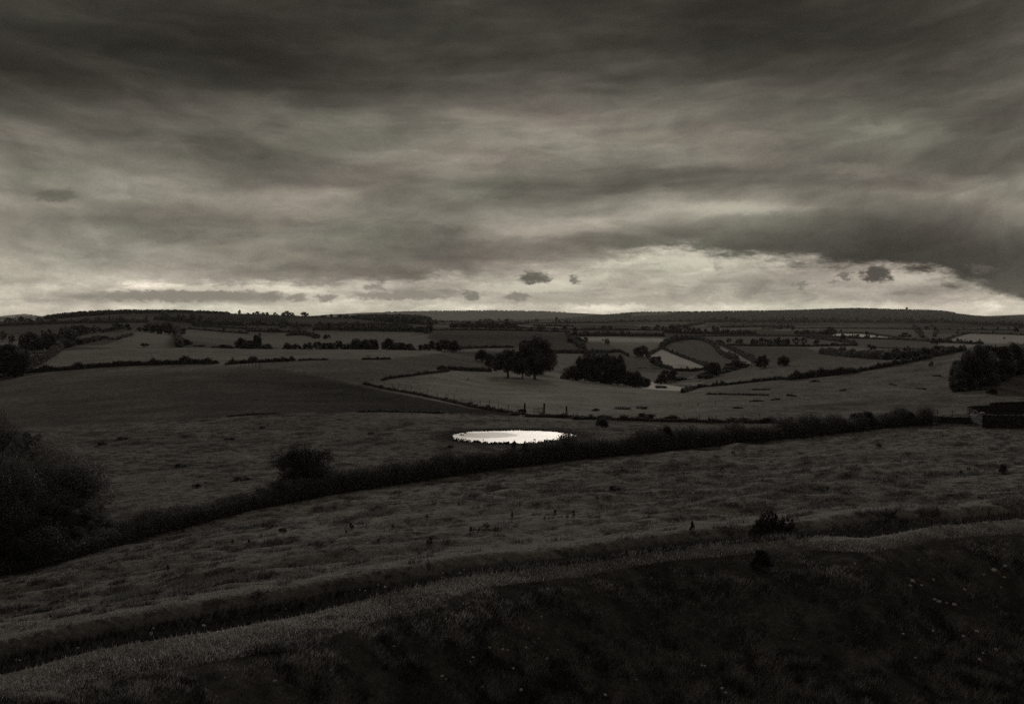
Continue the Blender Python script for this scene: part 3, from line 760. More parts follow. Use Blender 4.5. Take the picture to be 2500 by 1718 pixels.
# big trees at the left edge
G0 = 'tall bushy trees by the hedge at the left edge'
tree('big spreading leafy tree at the left edge in front of the hedge', 'tree', 105, 1052, 0, 255, 'bush', 'fine', d=80, group=G0, leaf='leaf2')
tree('dark round tree behind the big spreading one at the left edge', 'tree', -10, 972, 0, 130, 'bush', 'fine', d=98, group=G0, leaf='leaf2')
tree('wide tree cut by the left edge, below the big spreading one', 'tree', -60, 1080, 0, 260, 'block', 'fine', d=74, group=G0, leaf='leaf2')
tree('low bushy tree at the foot of the big spreading one, where hedge and field meet', 'tree', 150, 1205, 0, 170, 'loose', 'fine', d=77, group=G0, leaf='leaf2')
tree('low wide tree in the bottom corner of the left-edge clump', 'tree', 0, 1250, 0, 250, 'block', 'fine', d=72, group=G0)
tree('thin-crowned tree between the dark round one and the big spreading one', 'tree', 70, 1035, 0, 120, 'loose', 'fine', d=90, group=G0, leaf='leaf2')
tree('low dark bush between the big spreading tree and the hedge', 'bush', 215, 1232, 0, 130, 'bush', 'fine', d=82, name='bush')

# ------------------------------------------------------------------ shrubs, saplings, thistles near the camera
def shrub_at(lab, px, base, top, w, kind='bush', lod='mid', name='shrub', leaf='leaf', d=None, cat='shrub', group=None):
    tree(lab, cat, px, top, base, w, kind, lod, name=name, leaf=leaf, d=d, group=group)
shrub_at('dense dark shrub in the ditch behind the near bank', 1887, 1318, 1246, 112, 'block', lod='mid', d=48.5, name='gorse_shrub', leaf='leaf3')
shrub_at('pale-stemmed scrub on the face of the near bank below the dense dark shrub', 1862, 1400, 1335, 70, 'cone', 'fine', 'scrub', d=41.5, cat='scrub', leaf='leaf3')
shrub_at('small pointed plant alone in the pasture above the near bank', 1690, 1297, 1270, 16, 'cone', name='thistle', cat='thistle')
shrub_at('small dark bush beside the right end of the pond', 1468, 1043, 1018, 30, 'bush')
shrub_at('tiny dark bush in the pasture at far right, near the wall', 2448, 1155, 1130, 20)
GT = 'dark docks and thistles dotted over the near pasture'
tk = [(858, 1290, 1274, 14), (845, 1306, 1298, 8), (925, 1330, 1312, 12), (1050, 1328, 1306, 20), (1188, 1292, 1278, 22), (1042, 1268, 1252, 9), (568, 1330, 1318, 9), (608, 1328, 1316, 7), (410, 1392, 1378, 8), (1458, 1222, 1210, 11),
      (1400, 1260, 1249, 8), (1518, 1150, 1136, 9), (1755, 1092, 1078, 9), (2145, 1090, 1080, 18), (1790, 1108, 1100, 10), (2365, 1150, 1140, 12), (2345, 1158, 1149, 10), (1120, 1236, 1228, 8), (1330, 1275, 1265, 8), (1760, 1150, 1140, 22),
      (1385, 1268, 1258, 9), (1250, 1262, 1252, 8), (960, 1290, 1281, 8), (1500, 1196, 1180, 40), (650, 1290, 1280, 46), (690, 1300, 1292, 22), (1355, 1255, 1248, 10), (2020, 1200, 1192, 10), (2190, 1172, 1165, 9), (1150, 1300, 1292, 10)]
tk.sort()
for k, (px, base, top, w) in enumerate(tk):
    big = w > 18
    shrub_at(f"{'spreading dark dock patch' if big else 'small dark thistle clump'} in the near pasture, {ORD[k] if k < len(ORD) else ORD[k - 20] + ' to last'} of the clumps from the left" if k < len(tk) - 1
             else 'small dark thistle clump in the near pasture, rightmost of the clumps', px, base, top + (base - top) * .3, w * .8, 'loose' if k % 2 else 'bush', 'far', 'thistle_clump', cat='thistle', group=GT)
for k, (px, base, top, w) in enumerate([(300, 1072, 1064, 26), (250, 1085, 1078, 22), (560, 1074, 1066, 26), (440, 1140, 1130, 30), (640, 1046, 1040, 16), (905, 1060, 1054, 14), (1100, 1092, 1087, 14), (480, 1190, 1178, 24), (590, 1170, 1160, 36)]):
    shrub_at(f'low dark rush tuft in the pond field, {ORD[k]} of those nearest the pond end' if False else f'low dark rush tuft in the field left of the pond, {ORD[k]} in the scatter of nine', px, base, top, w, 'bush', 'far', 'rush_tuft', cat='rush tuft', group='rush tufts left of the pond')

def sapling(lab, px, base, top, seed, nb=9, name='sapling'):
    x, y, z = hit(px, base); h = top_z(top, y) - z; rng = np.random.default_rng(seed)
    root = empty(name, (x, y, z)); g = Geo(); g.tube([(0, 0, -.05), (.02, 0, h * .4), (0, .01, h)], [.022, .015, .006], 5); link('stem', g.mesh('stem'), M['bark'], root)
    g = Geo()
    for k in range(nb):
        z0 = h * rng.uniform(.25, .8); a = rng.uniform(0, 6.28); l = h * rng.uniform(.25, .5)
        e = (math.cos(a) * l * .6, math.sin(a) * l * .6, z0 + l * .7); g.tube([(0, 0, z0), (e[0] * .4, e[1] * .4, z0 + l * .25), e], [.012, .009, .004], 4)
    link('twigs', g.mesh('twigs'), M['bark'], root)
    tag(root, lab, 'sapling')
sapling('leafless forked sapling on the far side of the ditch', 1045, 1393, 1362, 3)
sapling('thin bare shoot standing out of the hedge near its right end', 2003, 1052, 1003, 4, 4)

# seed heads and pale flowers along the bank
def flower(px, row, lab, seed, big=1.0, m='flower', h=.3):
    x, y, z = hit(px, row); rng = np.random.default_rng(seed)
    root = empty('wild_flower', (x, y, z)); g = Geo(); hh = h * rng.uniform(.7, 1.2); lx = rng.normal(0, .05)
    g.tube([(0, 0, -.03), (lx * .4, 0, hh * .5), (lx, 0, hh)], [.006, .005, .004], 4); link('stalk', g.mesh('stalk'), M['stem'], root)
    P = np.array([(lx, 0, hh)]) + np.clip(rng.normal(0, .016 * big, (14, 3)), -.022 * big, .022 * big) * (1, 1, .5); V, Fc, t = leaves(P, .026 * big, rng)

    link('flower_head', mesh_np('flower_head', V, Fc, t), M[m], root)
    tag(root, lab, 'flower', 'pale wild flowers on the near bank')
fl = [(367, 1566), (372, 1564), (370, 1572), (44, 1629), (52, 1643), (190, 1603), (495, 1558), (612, 1575), (556, 1683), (669, 1692), (870, 1464), (893, 1460), (928, 1452), (942, 1451), (1075, 1427), (1082, 1425), (1120, 1416), (1134, 1410), (1259, 1435),
      (965, 1600), (1081, 1672), (1082, 1684), (1150, 1633), (1146, 1646), (1294, 1561), (1312, 1580), (1365, 1611), (1172, 1706), (815, 1664), (1553, 1682), (1759, 1473), (1719, 1645), (1887, 1418), (1932, 1339), (2475, 1302), (2088, 1393),
      (1936, 1579), (2245, 1391), (1702, 1319), (2031, 1320), (1490, 1445), (1305, 1588), (1438, 1631), (1340, 1628), (703, 1508), (2342, 1285)]
fl.sort(key=lambda q: q[0])
WHERE = [(400, 'at the lower left end of the near bank'), (900, 'on the left part of the near bank'), (1200, 'on the bank below the ditch shadow'), (1500, 'on the middle of the dark bank face'), (1900, 'on the bank below the dense dark shrub'), (9999, 'on the right part of the near bank')]
cnt = {}
for k, (px, row) in enumerate(fl):
    w = next(b for a, b in WHERE if px < a); cnt[w] = cnt.get(w, 0) + 1
    flower(px, row, f'tiny white flower head {w}, {ORD[cnt[w] - 1]} from the left there', 900 + k, 1.0 if k % 3 else 1.5)
flower(2484, 1283, 'pale yellow flower standing on the bank top near the right edge', 990, 2.4, 'yellow', .32)

# limestones scattered on the bank face
def stone(px, row, wpx, lab, seed, group='pale stones scattered on the near bank', m='pebble'):
    x, y, z = hit(px, row); r = max(wpx / F * y * .5, .03); rng = np.random.default_rng(seed); nu, nv = 12, 8; v = []; f = []
    for j in range(nv):
        t = math.pi * (j + .5) / nv
        for k in range(nu):
            p = 2 * math.pi * k / nu; q = 1 + .16 * math.sin(3 * p + seed) * math.sin(2 * t) + rng.normal(0, .09)
            v.append((r * math.sin(t) * math.cos(p) * q, r * .9 * math.sin(t) * math.sin(p) * q, r * .62 * math.cos(t) * q))
    for j in range(nv - 1):
        for k in range(nu): f.append((j * nu + k, (j + 1) * nu + k, (j + 1) * nu + (k + 1) % nu, j * nu + (k + 1) % nu))
    f.append(tuple(range(nu))); f.append(tuple(reversed(range((nv - 1) * nu, nv * nu))))
    me = bpy.data.meshes.new('stone'); me.from_pydata(v, [], f); me.update()
    o = link('stone', me, M[m], None, (x, y, z + r * .62 + .16)); o.rotation_euler = (rng.normal(0, .2), rng.normal(0, .2), rng.uniform(0, 6)); tag(o, lab, 'stone', group)
st = [(2454, 1396, 11), (2427, 1410, 15), (2402, 1417, 7), (2452, 1425, 7), (2444, 1445, 5), (2228, 1433, 14), (2222, 1446, 9), (2250, 1444, 9), (2282, 1476, 9), (2292, 1485, 12), (2311, 1485, 6), (2330, 1491, 11), (2355, 1455, 9), (2279, 1431, 7), (2278, 1553, 9), (2352, 1569, 10),
      (2204, 1563, 8), (2385, 1557, 10), (2431, 1600, 9), (2400, 1608, 7), (2392, 1625, 9), (1195, 1598, 8), (1228, 1601, 9), (1240, 1604, 5), (1284, 1599, 8), (1253, 1648, 7), (1272, 1703, 10), (1478, 1713, 10), (1721, 1642, 8), (1763, 1698, 10), (1772, 1706, 8), (1322, 1519, 6), (2235, 1620, 8), (1113, 1518, 8)]
st.sort(key=lambda q: q[0]); cnt = {}
for k, (px, row, w) in enumerate(st):
    wh = 'on the dark bank face in the middle' if px < 1600 else 'on the bank face below the dense dark shrub' if px < 2000 else 'in the stony patch on the right part of the bank'
    cnt[wh] = cnt.get(wh, 0) + 1
    stone(px, row, w, f"{'larger' if w > 9 else 'small'} pale limestone {wh}, {ORD[cnt[wh] - 1]} from the left there", 60 + k)
stone(1057, 1252, 12, 'pale rounded stone alone in the near pasture below the pond', 7, None)
stone(380, 1027, 3.5, 'tiny bright stone on the boundary between the dark field and the pond field', 8, None)

# ------------------------------------------------------------------ fences
def fence(lab, posts, wires=3, rad=.05, bank=True, name='wire_fence'):
    """posts: (px, base row, height px)"""
    P = [(hit(p, r), hp) for p, r, hp in posts]; o3 = Vector(P[len(P) // 2][0])
    root = empty(name, o3)
    tops = []
    for (x, y, z), hp in P:
        h = hp / F * y; g = Geo(); lx, ly = RNG.normal(0, .04, 2)
        g.tube([(0, 0, -.3), (lx * .5, ly * .5, h * .5), (lx, ly, h)], [rad, rad, rad * .9], 7)
        link('post', g.mesh('post'), M['wood'], root, Vector((x, y, z)) - o3); tops.append((x, y, z, h))
    g = Geo()
    for w in range(wires):
        for a, b in zip(tops[:-1], tops[1:]):
            fa = (.35 + .28 * w)
            p0 = np.array([a[0], a[1], a[2] + min(a[3], 1.25) * fa]) - np.array(o3); p1 = np.array([b[0], b[1], b[2] + min(b[3], 1.25) * fa]) - np.array(o3)
            g.tube([p0, (p0 + p1) / 2 - np.array([0, 0, .04]), p1], [.009] * 3, 4)
    link('wire', g.mesh('wire'), M['wire'], root)
    tag(root, lab, 'fence'); return root
fence('thin post and wire fence between the dark ploughed field and the pale field', [(938, 940, 14), (958, 945, 11), (973, 949, 14), (990, 953, 13), (1003, 955, 14), (1024, 960, 12), (1044, 963, 15), (1067, 969, 13), (1090, 974, 13),
      (1109, 977, 15), (1128, 982, 12), (1150, 986, 13), (1172, 990, 14), (1195, 994, 18), (1217, 999, 19), (1241, 1002, 15), (1266, 1006, 14)])
fence('post and wire fence behind the pond, running right from the gate posts', [(1400, 1021, 13), (1448, 1024, 14), (1495, 1026, 14), (1540, 1028, 14), (1602, 1028, 20), (1670, 1030, 18), (1708, 1030, 21), (1748, 1031, 17), (1815, 1031, 17), (1855, 1031, 20),
      (1905, 1030, 18), (1960, 1029, 16)])
fence('post and wire fence above the low wall left of the stone enclosure', [(2190, 1020, 18), (2240, 1020, 17), (2288, 1020, 20), (2325, 1021, 19), (2366, 1021, 26)], rad=.06)
fence('short row of fence posts on the brow of the dark field by the hedge gap', [(588, 895, 6), (598, 895, 7), (607, 895, 7), (616, 895, 8), (624, 895, 8), (634, 895, 9)], 1, .08)
def lone_post(lab, px, base, top, rad, name='gate_post', cat='gate post', lean=0.0):
    x, y, z = hit(px, base); h = top_z(top, y) - z; g = Geo()
    g.tube([(0, 0, -.3), (lean * .5, 0, h * .5), (lean, 0, h - .03), (lean, 0, h)], [rad * 1.05, rad, rad, rad * .8], 8)
    tag(link(name, g.mesh(name), M['wood'], None, (x, y, z)), lab, cat)
lone_post('thick dark gate post at the lower end of the wire fence, beside a dark hump', 1281, 1008, 984, .17)
lone_post('tall crooked gate post standing right of the gap behind the pond', 1328, 1008, 984, .17, lean=.06)
lone_post('shorter thick post, rightmost of the three behind the pond', 1383, 1010, 991, .17)
lone_post('short leaning stick alone in the pale field above the fence', 1140, 928, 921, .10, 'leaning_stick', 'stick', .5)
lone_post('short post alone in the pale field far right of the pond', 1704, 990, 983, .09, 'stump_post', 'post')
for k, (px, row) in enumerate([(1746, 986), (1660, 992)]):
    lone_post(['thin stake in the pale field, right of the short post', 'thin stake in the pale field, left of the short post'][k], px, row, row - 8, .06, 'stake', 'stake')
# old hurdle gate leaning in the gap
x, y, z = hit(1313, 1008); root = empty('hurdle_gate', (x, y, z)); g = Geo()
for k in range(4): g.tube([(-.75, 0, .25 + .2 * k - .12 * (k % 2)), (.8, 0, .18 + .22 * k)], [.03, .03], 5)
link('rail', g.mesh('rail'), M['wood'], root)
for sx_ in (-.75, .05, .8):
    g = Geo(); g.tube([(sx_, 0, -.05), (sx_ + .04, 0, 1.0)], [.04, .03], 5); link('upright', g.mesh('upright'), M['wood'], root)
tag(root, 'broken low hurdle gate hanging between the gate posts behind the pond', 'gate')
# trough
x, y, z = hit(1258, 1014); root = empty('water_trough', (x, y, z)); g = Geo()
g.box((0, 0, .22), (1.7, .5, .4)); link('basin', g.mesh('basin'), M['stone'], root)
g = Geo()
for s_ in (-.26, .26): g.box((0, s_, .44), (1.76, .06, .04))
for s_ in (-.87, .87): g.box((s_, 0, .44), (.06, .46, .04))
link('rim', g.mesh('rim'), M['metal'], root); tag(root, 'low trough with a pale rim in the dark strip left of the gate posts', 'trough')

# ------------------------------------------------------------------ low walls, banks and the stone enclosure
def low_bank(lab, pts, hpx, name='low_wall', cat='wall', grow=True, dmin=0):
    hedge(lab, pts, hpx=hpx, dmin=dmin, ragged=.5, name=name, cat=cat, width=.9, dens=.8)
low_bank('low overgrown bank under the fence behind the pond, left of the gate posts', [(890, 938), (940, 950), (1010, 962), (1090, 979), (1151, 993), (1215, 1004), (1285, 1013)], 4.5, 'overgrown_bank', 'bank')
low_bank('low dark overgrown wall behind the pond, running right from the gate posts', [(1285, 1017), (1400, 1021), (1500, 1026), (1600, 1029), (1750, 1032), (1900, 1033), (2020, 1031)], 7, 'overgrown_wall')
low_bank('dark grassy edge between the ploughed field and the pond field', [(560, 1016), (620, 1013), (680, 1010)], 3, 'grass_edge', 'grass edge')
low_bank('thin dark edge under the ploughed field, close to the fence corner', [(880, 1005), (940, 1005), (1080, 1008)], 2, 'grass_edge', 'grass edge')
for k, (px, base, w, hp) in enumerate([(1275, 1010, 20, 14), (1415, 1023, 40, 10), (1475, 1024, 36, 12), (1575, 1025, 44, 18), (1640, 1026, 36, 14), (1780, 1030, 16, 10), (1815, 1030, 36, 12), (1880, 1031, 48, 14)]):
    tree(['dark hump of growth against the thick gate post', 'flat bramble clump on the low wall, nearest the gate posts', 'bramble clump on the low wall, second from the gate posts', 'long bramble clump with a bump on the low wall, third from the gate posts',
          'bramble clump on the low wall, fourth from the gate posts', 'tiny bramble clump on the low wall between two wider ones', 'round bramble clump on the low wall, second from its right end', 'widest bramble clump on the low wall, at its right end'][k],
         'bramble', px, base - hp, base, w, 'bush', 'mid', group='bramble clumps on the low wall behind the pond', name='bramble')
for k, (px, row, w) in enumerate([(1520, 998, 48), (1568, 998, 30), (1455, 1003, 20)]):
    tree(['flat dark bramble patch in the pale field just above the low wall, widest one', 'flat dark bramble patch in the pale field, right of the widest one', 'small flat bramble patch in the pale field, left of the widest one'][k], 'bramble', px, row - 7, row, w, 'bush', 'mid', name='bramble_patch')

def dry_wall(root, px0, r0, px1, r1, hpx, seed, d0=None, d1=None, partname='wall_run'):
    rng = np.random.default_rng(seed)
    a = np.array(at(px0, d0) if d0 else hit(px0, r0)); b = np.array(at(px1, d1) if d1 else hit(px1, r1)); L = np.hypot(*(b - a)[:2]); ang = math.atan2(b[1] - a[1], b[0] - a[0])
    h = hpx / F * (a[1] + b[1]) / 2; o = np.array(root.location); g = Geo(); zc_ = 0; 
    while zc_ < h:
        ch = rng.uniform(.13, .2); s = -rng.uniform(0, .2)
        while s < L:
            l = rng.uniform(.22, .55); q = min(max(s + l / 2, 0), L) / L; c = a + (b - a) * q
            g.box((c[0] - o[0], c[1] - o[1] , float(zc_at(c[0], c[1])) - o[2] + zc_ + ch / 2 - .05), (l * .96, .5 * (1.1 - .3 * zc_ / h) + rng.normal(0, .03), ch * .94), ang, .015); s += l
        zc_ += ch
    link(partname, g.mesh(partname), M['stone'], root)
    g = Geo(); s = 0
    while s < L:
        l = rng.uniform(.2, .4); q = min((s + l / 2) / L, 1); c = a + (b - a) * q
        g.box((c[0] - o[0], c[1] - o[1], float(zc_at(c[0], c[1])) - o[2] + h + .02), (l * .95, .46, .07 + rng.uniform(0, .16)), ang, .03); s += l
    return link('coping', g.mesh('coping'), M['stone'], root)
x, y, z = at(2420, 172)
root = empty('stone_enclosure', (x, y, z))
dry_wall(root, 2400, 0, 2720, 0, 30, 5, 166, 162)
dry_wall(root, 2366, 0, 2420, 0, 24, 6, 186, 188)
dry_wall(root, 2420, 0, 2720, 0, 29, 7, 188, 190)
dry_wall(root, 2366, 0, 2402, 0, 22, 8, 185, 168)
tag(root, 'dark dry stone enclosure with a thin pale coping at the right edge', 'stone wall')
for c_ in root.children:
    if c_.name.startswith('coping'): c_.data.materials[0] = M['stone']
root.children[1].data.materials[0] = M['cap2']
x, y, z = at(2240, 178); root = empty('field_wall', (x, y, z)); dry_wall(root, 2232, 0, 2372, 0, 13, 9, 176, 172); tag(root, 'low dark stone wall joining the hedge to the enclosure', 'stone wall')
g_ = 'rubble fallen at the corner of the stone enclosure'
for k, (px, row, w) in enumerate([(2400, 1006, 10), (2376, 1011, 8), (2382, 1014, 8), (2390, 1012, 8), (2388, 1021, 7), (2394, 1025, 6), (2386, 1028, 6)]):
    x, y, z = at(px, 168 - k * .5); o_ = clod(x, y, top_z(row, y) - .1, w / F * y / 2 + .05, .16, 30 + k, M['pebble' if k in (0, 1, 2) else 'cap'], 'rubble_stone')
    tag(o_, f'pale rubble stone at the left corner of the stone enclosure, {ORD[k]} from the top of the heap', 'stone', g_)

# ------------------------------------------------------------------ the middle distance: parkland trees
GO = 'three large trees on the crest of the pale field'
tree('large dense tree with a clear trunk, leftmost of the three on the pale field', 'tree', 1241, 849, 921, 72, 'oak', 'mid', group=GO, dmin=300)
tree('narrow dense tree with a clear trunk, middle of the three on the pale field', 'tree', 1276, 852, 924, 50, 'oak', 'mid', group=GO, dmin=300)
tree('tallest tree, rightmost of the three on the pale field', 'tree', 1306, 815, 925, 84, 'oak', 'mid', group=GO, dmin=300)
tree('dark rounded crown filling in beside the tallest of the three trees', 'tree', 1322, 845, 921, 56, 'oak', 'mid', d=412, group=GO)
tree('small round tree left of the three large trees, farther one', 'tree', 1175, 851, 893, 32, 'bush', 'mid', d=455)
tree('small round tree between the farther small one and the three large trees', 'tree', 1200, 862, 905, 34, 'bush', 'mid', d=430)
tree('spreading dark bush under the left one of the three large trees', 'bush', 1212, 878, 910, 40, 'bush', 'mid', d=425, name='bush')
copse = [(1398, 891, 925, 52), (1428, 862, 932, 40, 'tall'), (1446, 858, 940, 44, 'tall'), (1466, 853, 940, 42, 'tall'), (1494, 866, 945, 44, 'bush'), (1508, 862, 942, 34, 'tall'), (1530, 900, 948, 44), (1552, 903, 949, 40), (1570, 918, 949, 34), (1460, 905, 942, 60), (1495, 910, 946, 60), (1420, 905, 936, 50)]
tree_row('in the copse right of the three large trees', 'trees of the copse in the dip', [c + (('bush',) if len(c) == 4 else ()) + (388 + 2 * k,) for k, c in enumerate(copse)])
tree('bush alone at the edge of the bright hollow', 'bush', 1614, 940, 958, 30, 'bush', 'mid', d=430, name='bush')
cop2 = [(1614, 912, 935, 26), (1634, 897, 937, 40, 'loose'), (1655, 918, 938, 40), (1680, 922, 937, 44), (1705, 924, 935, 34), (1640, 915, 938, 44)]
tree_row('in the low scrub behind the bright hollow', 'scrub behind the bright hollow', [c + (('bush',) if len(c) == 4 else ()) + (560 + 5 * k,) for k, c in enumerate(cop2)])
cop3 = [(1718, 930, 948, 30), (1722, 912, 940, 40), (1740, 878, 935, 40), (1735, 905, 942, 50), (1762, 900, 935, 44), (1780, 893, 930, 44), (1800, 877, 925, 50), (1818, 886, 918, 30), (1758, 915, 940, 44), (1790, 905, 930, 50)]
tree_row('in the strip of wood climbing from the hollow', 'trees of the strip of wood climbing from the hollow', [c + (('bush',) if len(c) == 4 else ()) + (520 + 12 * k,) for k, c in enumerate(cop3)])
tree('pointed dark tree in the field right of the strip of wood', 'tree', 1862, 864, 899, 30, 'bush', 'mid', dmin=440)
tree('round dark tree in the field, right of the pointed one', 'tree', 1913, 867, 893, 30, 'bush', 'mid', dmin=440)
tree('big round tree by the hedge corner left of the bright triangular field', 'tree', 1566, 842, 871, 36, 'bush', 'mid', dmin=440)
tree('small round tree standing in the bright triangular field', 'tree', 1603, 867, 890, 26, 'oak', 'mid', dmin=460)
rt = [(2345, 870, 945, 50), (2365, 850, 952, 70), (2395, 838, 950, 74), (2430, 829, 928, 76), (2470, 832, 915, 70), (2505, 838, 905, 76), (2345, 905, 954, 44), (2380, 886, 942, 70), (2425, 876, 929, 76), (2475, 872, 914, 76), (2560, 836, 890, 90), (2340, 925, 956, 40)]
tree_row('in the dark copse at the right edge', 'trees of the dark copse at the right edge', [c + ('bush',) for k, c in enumerate(rt)], dmin=200, dmax=330)
tree('faint low bush on the slope below the dark copse', 'bush', 2420, 944, 963, 26, 'bush', 'mid', dmin=240, name='bush')
tree('small lone shrub on the hillside below the right end of the long field hedge', 'shrub', 2273, 881, 894, 11, 'bush', 'far', dmin=300, name='shrub')
tree('small bush alone in the pale field at the left, on the swell', 'bush', 354, 836, 848, 22, 'loose', 'far', dmin=440, name='bush')

# left side groups
le = [(12, 826, 915, 60), (40, 838, 905, 40), (-20, 830, 920, 60), (22, 860, 918, 56), (50, 880, 912, 20)]
tree_row('in the clump at the left edge beyond the dark field', 'clump at the left edge beyond the dark field', [c[:3] + (c[3] * 1.4, 'oak' if k % 2 else 'bush', 330 + 5 * k) for k, c in enumerate(le)])
lc = [(60, 808, 845, 22, 'loose'), (78, 807, 850, 34), (95, 824, 852, 34), (65, 830, 852, 30), (112, 798, 850, 24, 'loose'), (122, 802, 850, 20, 'tall'), (130, 812, 852, 34), (145, 808, 850, 32), (160, 796, 848, 34), (175, 798, 846, 30), (150, 826, 852, 40),
      (192, 825, 845, 24), (205, 824, 844, 26), (222, 822, 845, 30), (243, 817, 846, 38), (270, 824, 838, 16, 'loose')]
tree_row('in the wood edge beyond the left pale field', 'trees of the wood edge beyond the left pale field', [c[:3] + (c[3] * 1.3,) + (c[4:] or ('bush',)) + (600 + 14 * (k % 5),) for k, c in enumerate(lc)])
lu = [(158, 793, 812, 20), (182, 793, 815, 26), (200, 790, 813, 22), (218, 795, 815, 24), (236, 792, 814, 16, 'loose'), (255, 800, 812, 22), (270, 799, 812, 18), (288, 789, 812, 26), (311, 787, 805, 12), (317, 797, 811, 9, 'loose'), (340, 796, 810, 11), (366, 790, 809, 26), (385, 787, 807, 28),
      (403, 782, 806, 30), (422, 789, 806, 24), (440, 795, 816, 22), (30, 814, 824, 14), (6, 806, 824, 16, 'loose')]
tree_row('along the field edge under the wooded skyline', 'trees along the field edge under the wooded skyline', [c[:3] + (c[3] * 1.25,) + (c[4:] or ('bush',)) + (900 + 11 * (k % 4),) for k, c in enumerate(lu)])
tr = [(448, 826, 852, 38), (487, 841, 852, 30), (548, 840, 852, 44), (590, 822, 852, 34), (604, 834, 852, 26), (628, 811, 852, 20, 'tall'), (618, 826, 852, 36), (650, 838, 852, 32), (525, 844, 852, 18)]
tree_row('behind the brow of the long pale field, nearer the left wood', 'trees behind the brow of the long pale field', [c + (('bush',) if len(c) == 4 else ()) + (500 + 8 * (k % 4),) for k, c in enumerate(tr)])
tr = [(700, 836, 853, 26), (722, 838, 853, 30), (752, 834, 853, 26), (775, 830, 853, 22, 'loose'), (800, 833, 854, 34), (826, 828, 854, 26, 'loose'), (845, 836, 854, 24, 'loose'), (870, 824, 854, 28), (890, 826, 855, 34), (910, 823, 855, 28), (950, 823, 856, 40), (975, 832, 856, 36), (1000, 838, 856, 26),
      (1035, 838, 857, 26), (1060, 830, 857, 34), (1085, 827, 857, 36), (1108, 828, 857, 28)]
tree_row('behind the brow of the long pale field, nearer the three large trees', 'trees behind the brow of the long pale field', [c + (('bush',) if len(c) == 4 else ()) + (520 + 8 * (k % 4),) for k, c in enumerate(tr)])


# ------------------------------------------------------------------ hedgerows of the middle distance
HG = 'hedgerows of the middle distance'
def hr(lab, pts, hp, dmin=300, **kw): hedge(lab, pts, hpx=hp, dmin=dmin, group=HG, **kw)
hr('dark hedge along the top of the ploughed field, from the left edge to the gap', [(20, 914), (55, 912), (138, 906), (234, 898), (331, 892.5), (413, 890), (532, 888)], 11, 230, ragged=.4)
hr('short hedge right of the gap at the top of the ploughed field', [(554, 890), (600, 887), (640, 885), (718, 881)], 8, 230, ragged=.5)
hr('sparse remains of hedge on the swell right of the fence posts', [(730, 881), (765, 879), (800, 879)], 3.5, 230, ragged=.5)
hr('small dark hedge remnant in the middle of the long pale field', [(885, 878), (915, 878), (952, 877)], 4, 230, ragged=.5)
hr('hedge running down the left valley to the corner of the pale field', [(58, 908), (96, 889), (132, 867), (152, 850)], 15, 240, ragged=.3)
hr('thin hedge across the little bright field at the left', [(55, 865), (95, 863), (134, 861)], 2.5, 300)
hr('ragged hedge scraps beyond the left wood edge', [(285, 830), (305, 824), (324, 818)], 5, 420, gaps=.4)
hr('dark hedge falling from the wooded hill to the brow of the pale field', [(428, 803), (434, 825), (438, 848)], 11, 420)
hr('flat dark hedge in the hollow left of the three large trees', [(1070, 902), (1100, 903), (1140, 905), (1198, 907)], 8, 230, ragged=.25)
hr('curving dark hedge bank above the head of the wire fence', [(932, 929), (950, 925), (977, 921), (1010, 917), (1041, 913), (1096, 907)], 4.5, 230, ragged=.5)
hr('hedge on the brow left of the three large trees', [(1112, 853), (1177, 850), (1254, 849)], 5, 420)
hr('hedge beyond the three large trees to the road field', [(1335, 862), (1380, 862), (1425, 862), (1480, 861), (1513, 859), (1534, 870)], 6, 420)
hr('hedge climbing between the grey field and the mown field', [(1428, 858), (1412, 845), (1397, 832), (1383, 812)], 10, 500)
hr('left hedge of the bright triangular field, falling to its lower corner', [(1613, 852), (1580, 870), (1592, 884), (1606, 894), (1640, 903)], 6, 440)
hr('upper hedge of the bright triangular field', [(1614, 850), (1650, 866), (1690, 881), (1727, 896)], 5, 440)
hr('lower hedge of the bright triangular field', [(1640, 905), (1690, 907), (1726, 902)], 6, 440)
hr('hedge running up from the bright triangular field to the bright strip', [(1614, 849), (1630, 838), (1660, 830), (1690, 828)], 9, 500)
hr('long hedge curving down the field right of the bright triangular one', [(1687, 827), (1715, 831), (1740, 842), (1758, 863), (1775, 873), (1800, 881)], 7, 480)
hr('hedge beside the narrow pale strip on the slope', [(1757, 841), (1803, 863), (1825, 876), (1846, 886)], 7, 480)
hr('hedge under the row of trees on the slope', [(1775, 844), (1850, 845), (1968, 846), (2092, 844)], 4.5, 480)
hr('very thick dark hedge across the right hillside', [(2003, 864), (2080, 872), (2163, 878), (2230, 876), (2290, 869)], 16, 420, ragged=.3)
hr('thick hedge joining the right hillside to the copse', [(2275, 872), (2320, 862), (2356, 857)], 10, 420)
hr('thin hedge of the hillside crest, lower end at the hollow', [(1665, 959), (1709, 946), (1797, 938), (1886, 928), (1925, 927)], 6, 300, ragged=.5)
hr('bushy middle part of the hillside crest hedge', [(1925, 928), (1982, 922), (2030, 917), (2092, 910)], 15, 300, ragged=.35)
hr('upper part of the hillside crest hedge', [(2092, 909), (2140, 900), (2190, 891), (2273, 875)], 8, 300, ragged=.5)
hr('dark hedge under the copse at the right edge', [(2330, 957), (2383, 944), (2430, 932), (2500, 910), (2560, 895)], 8, 240)
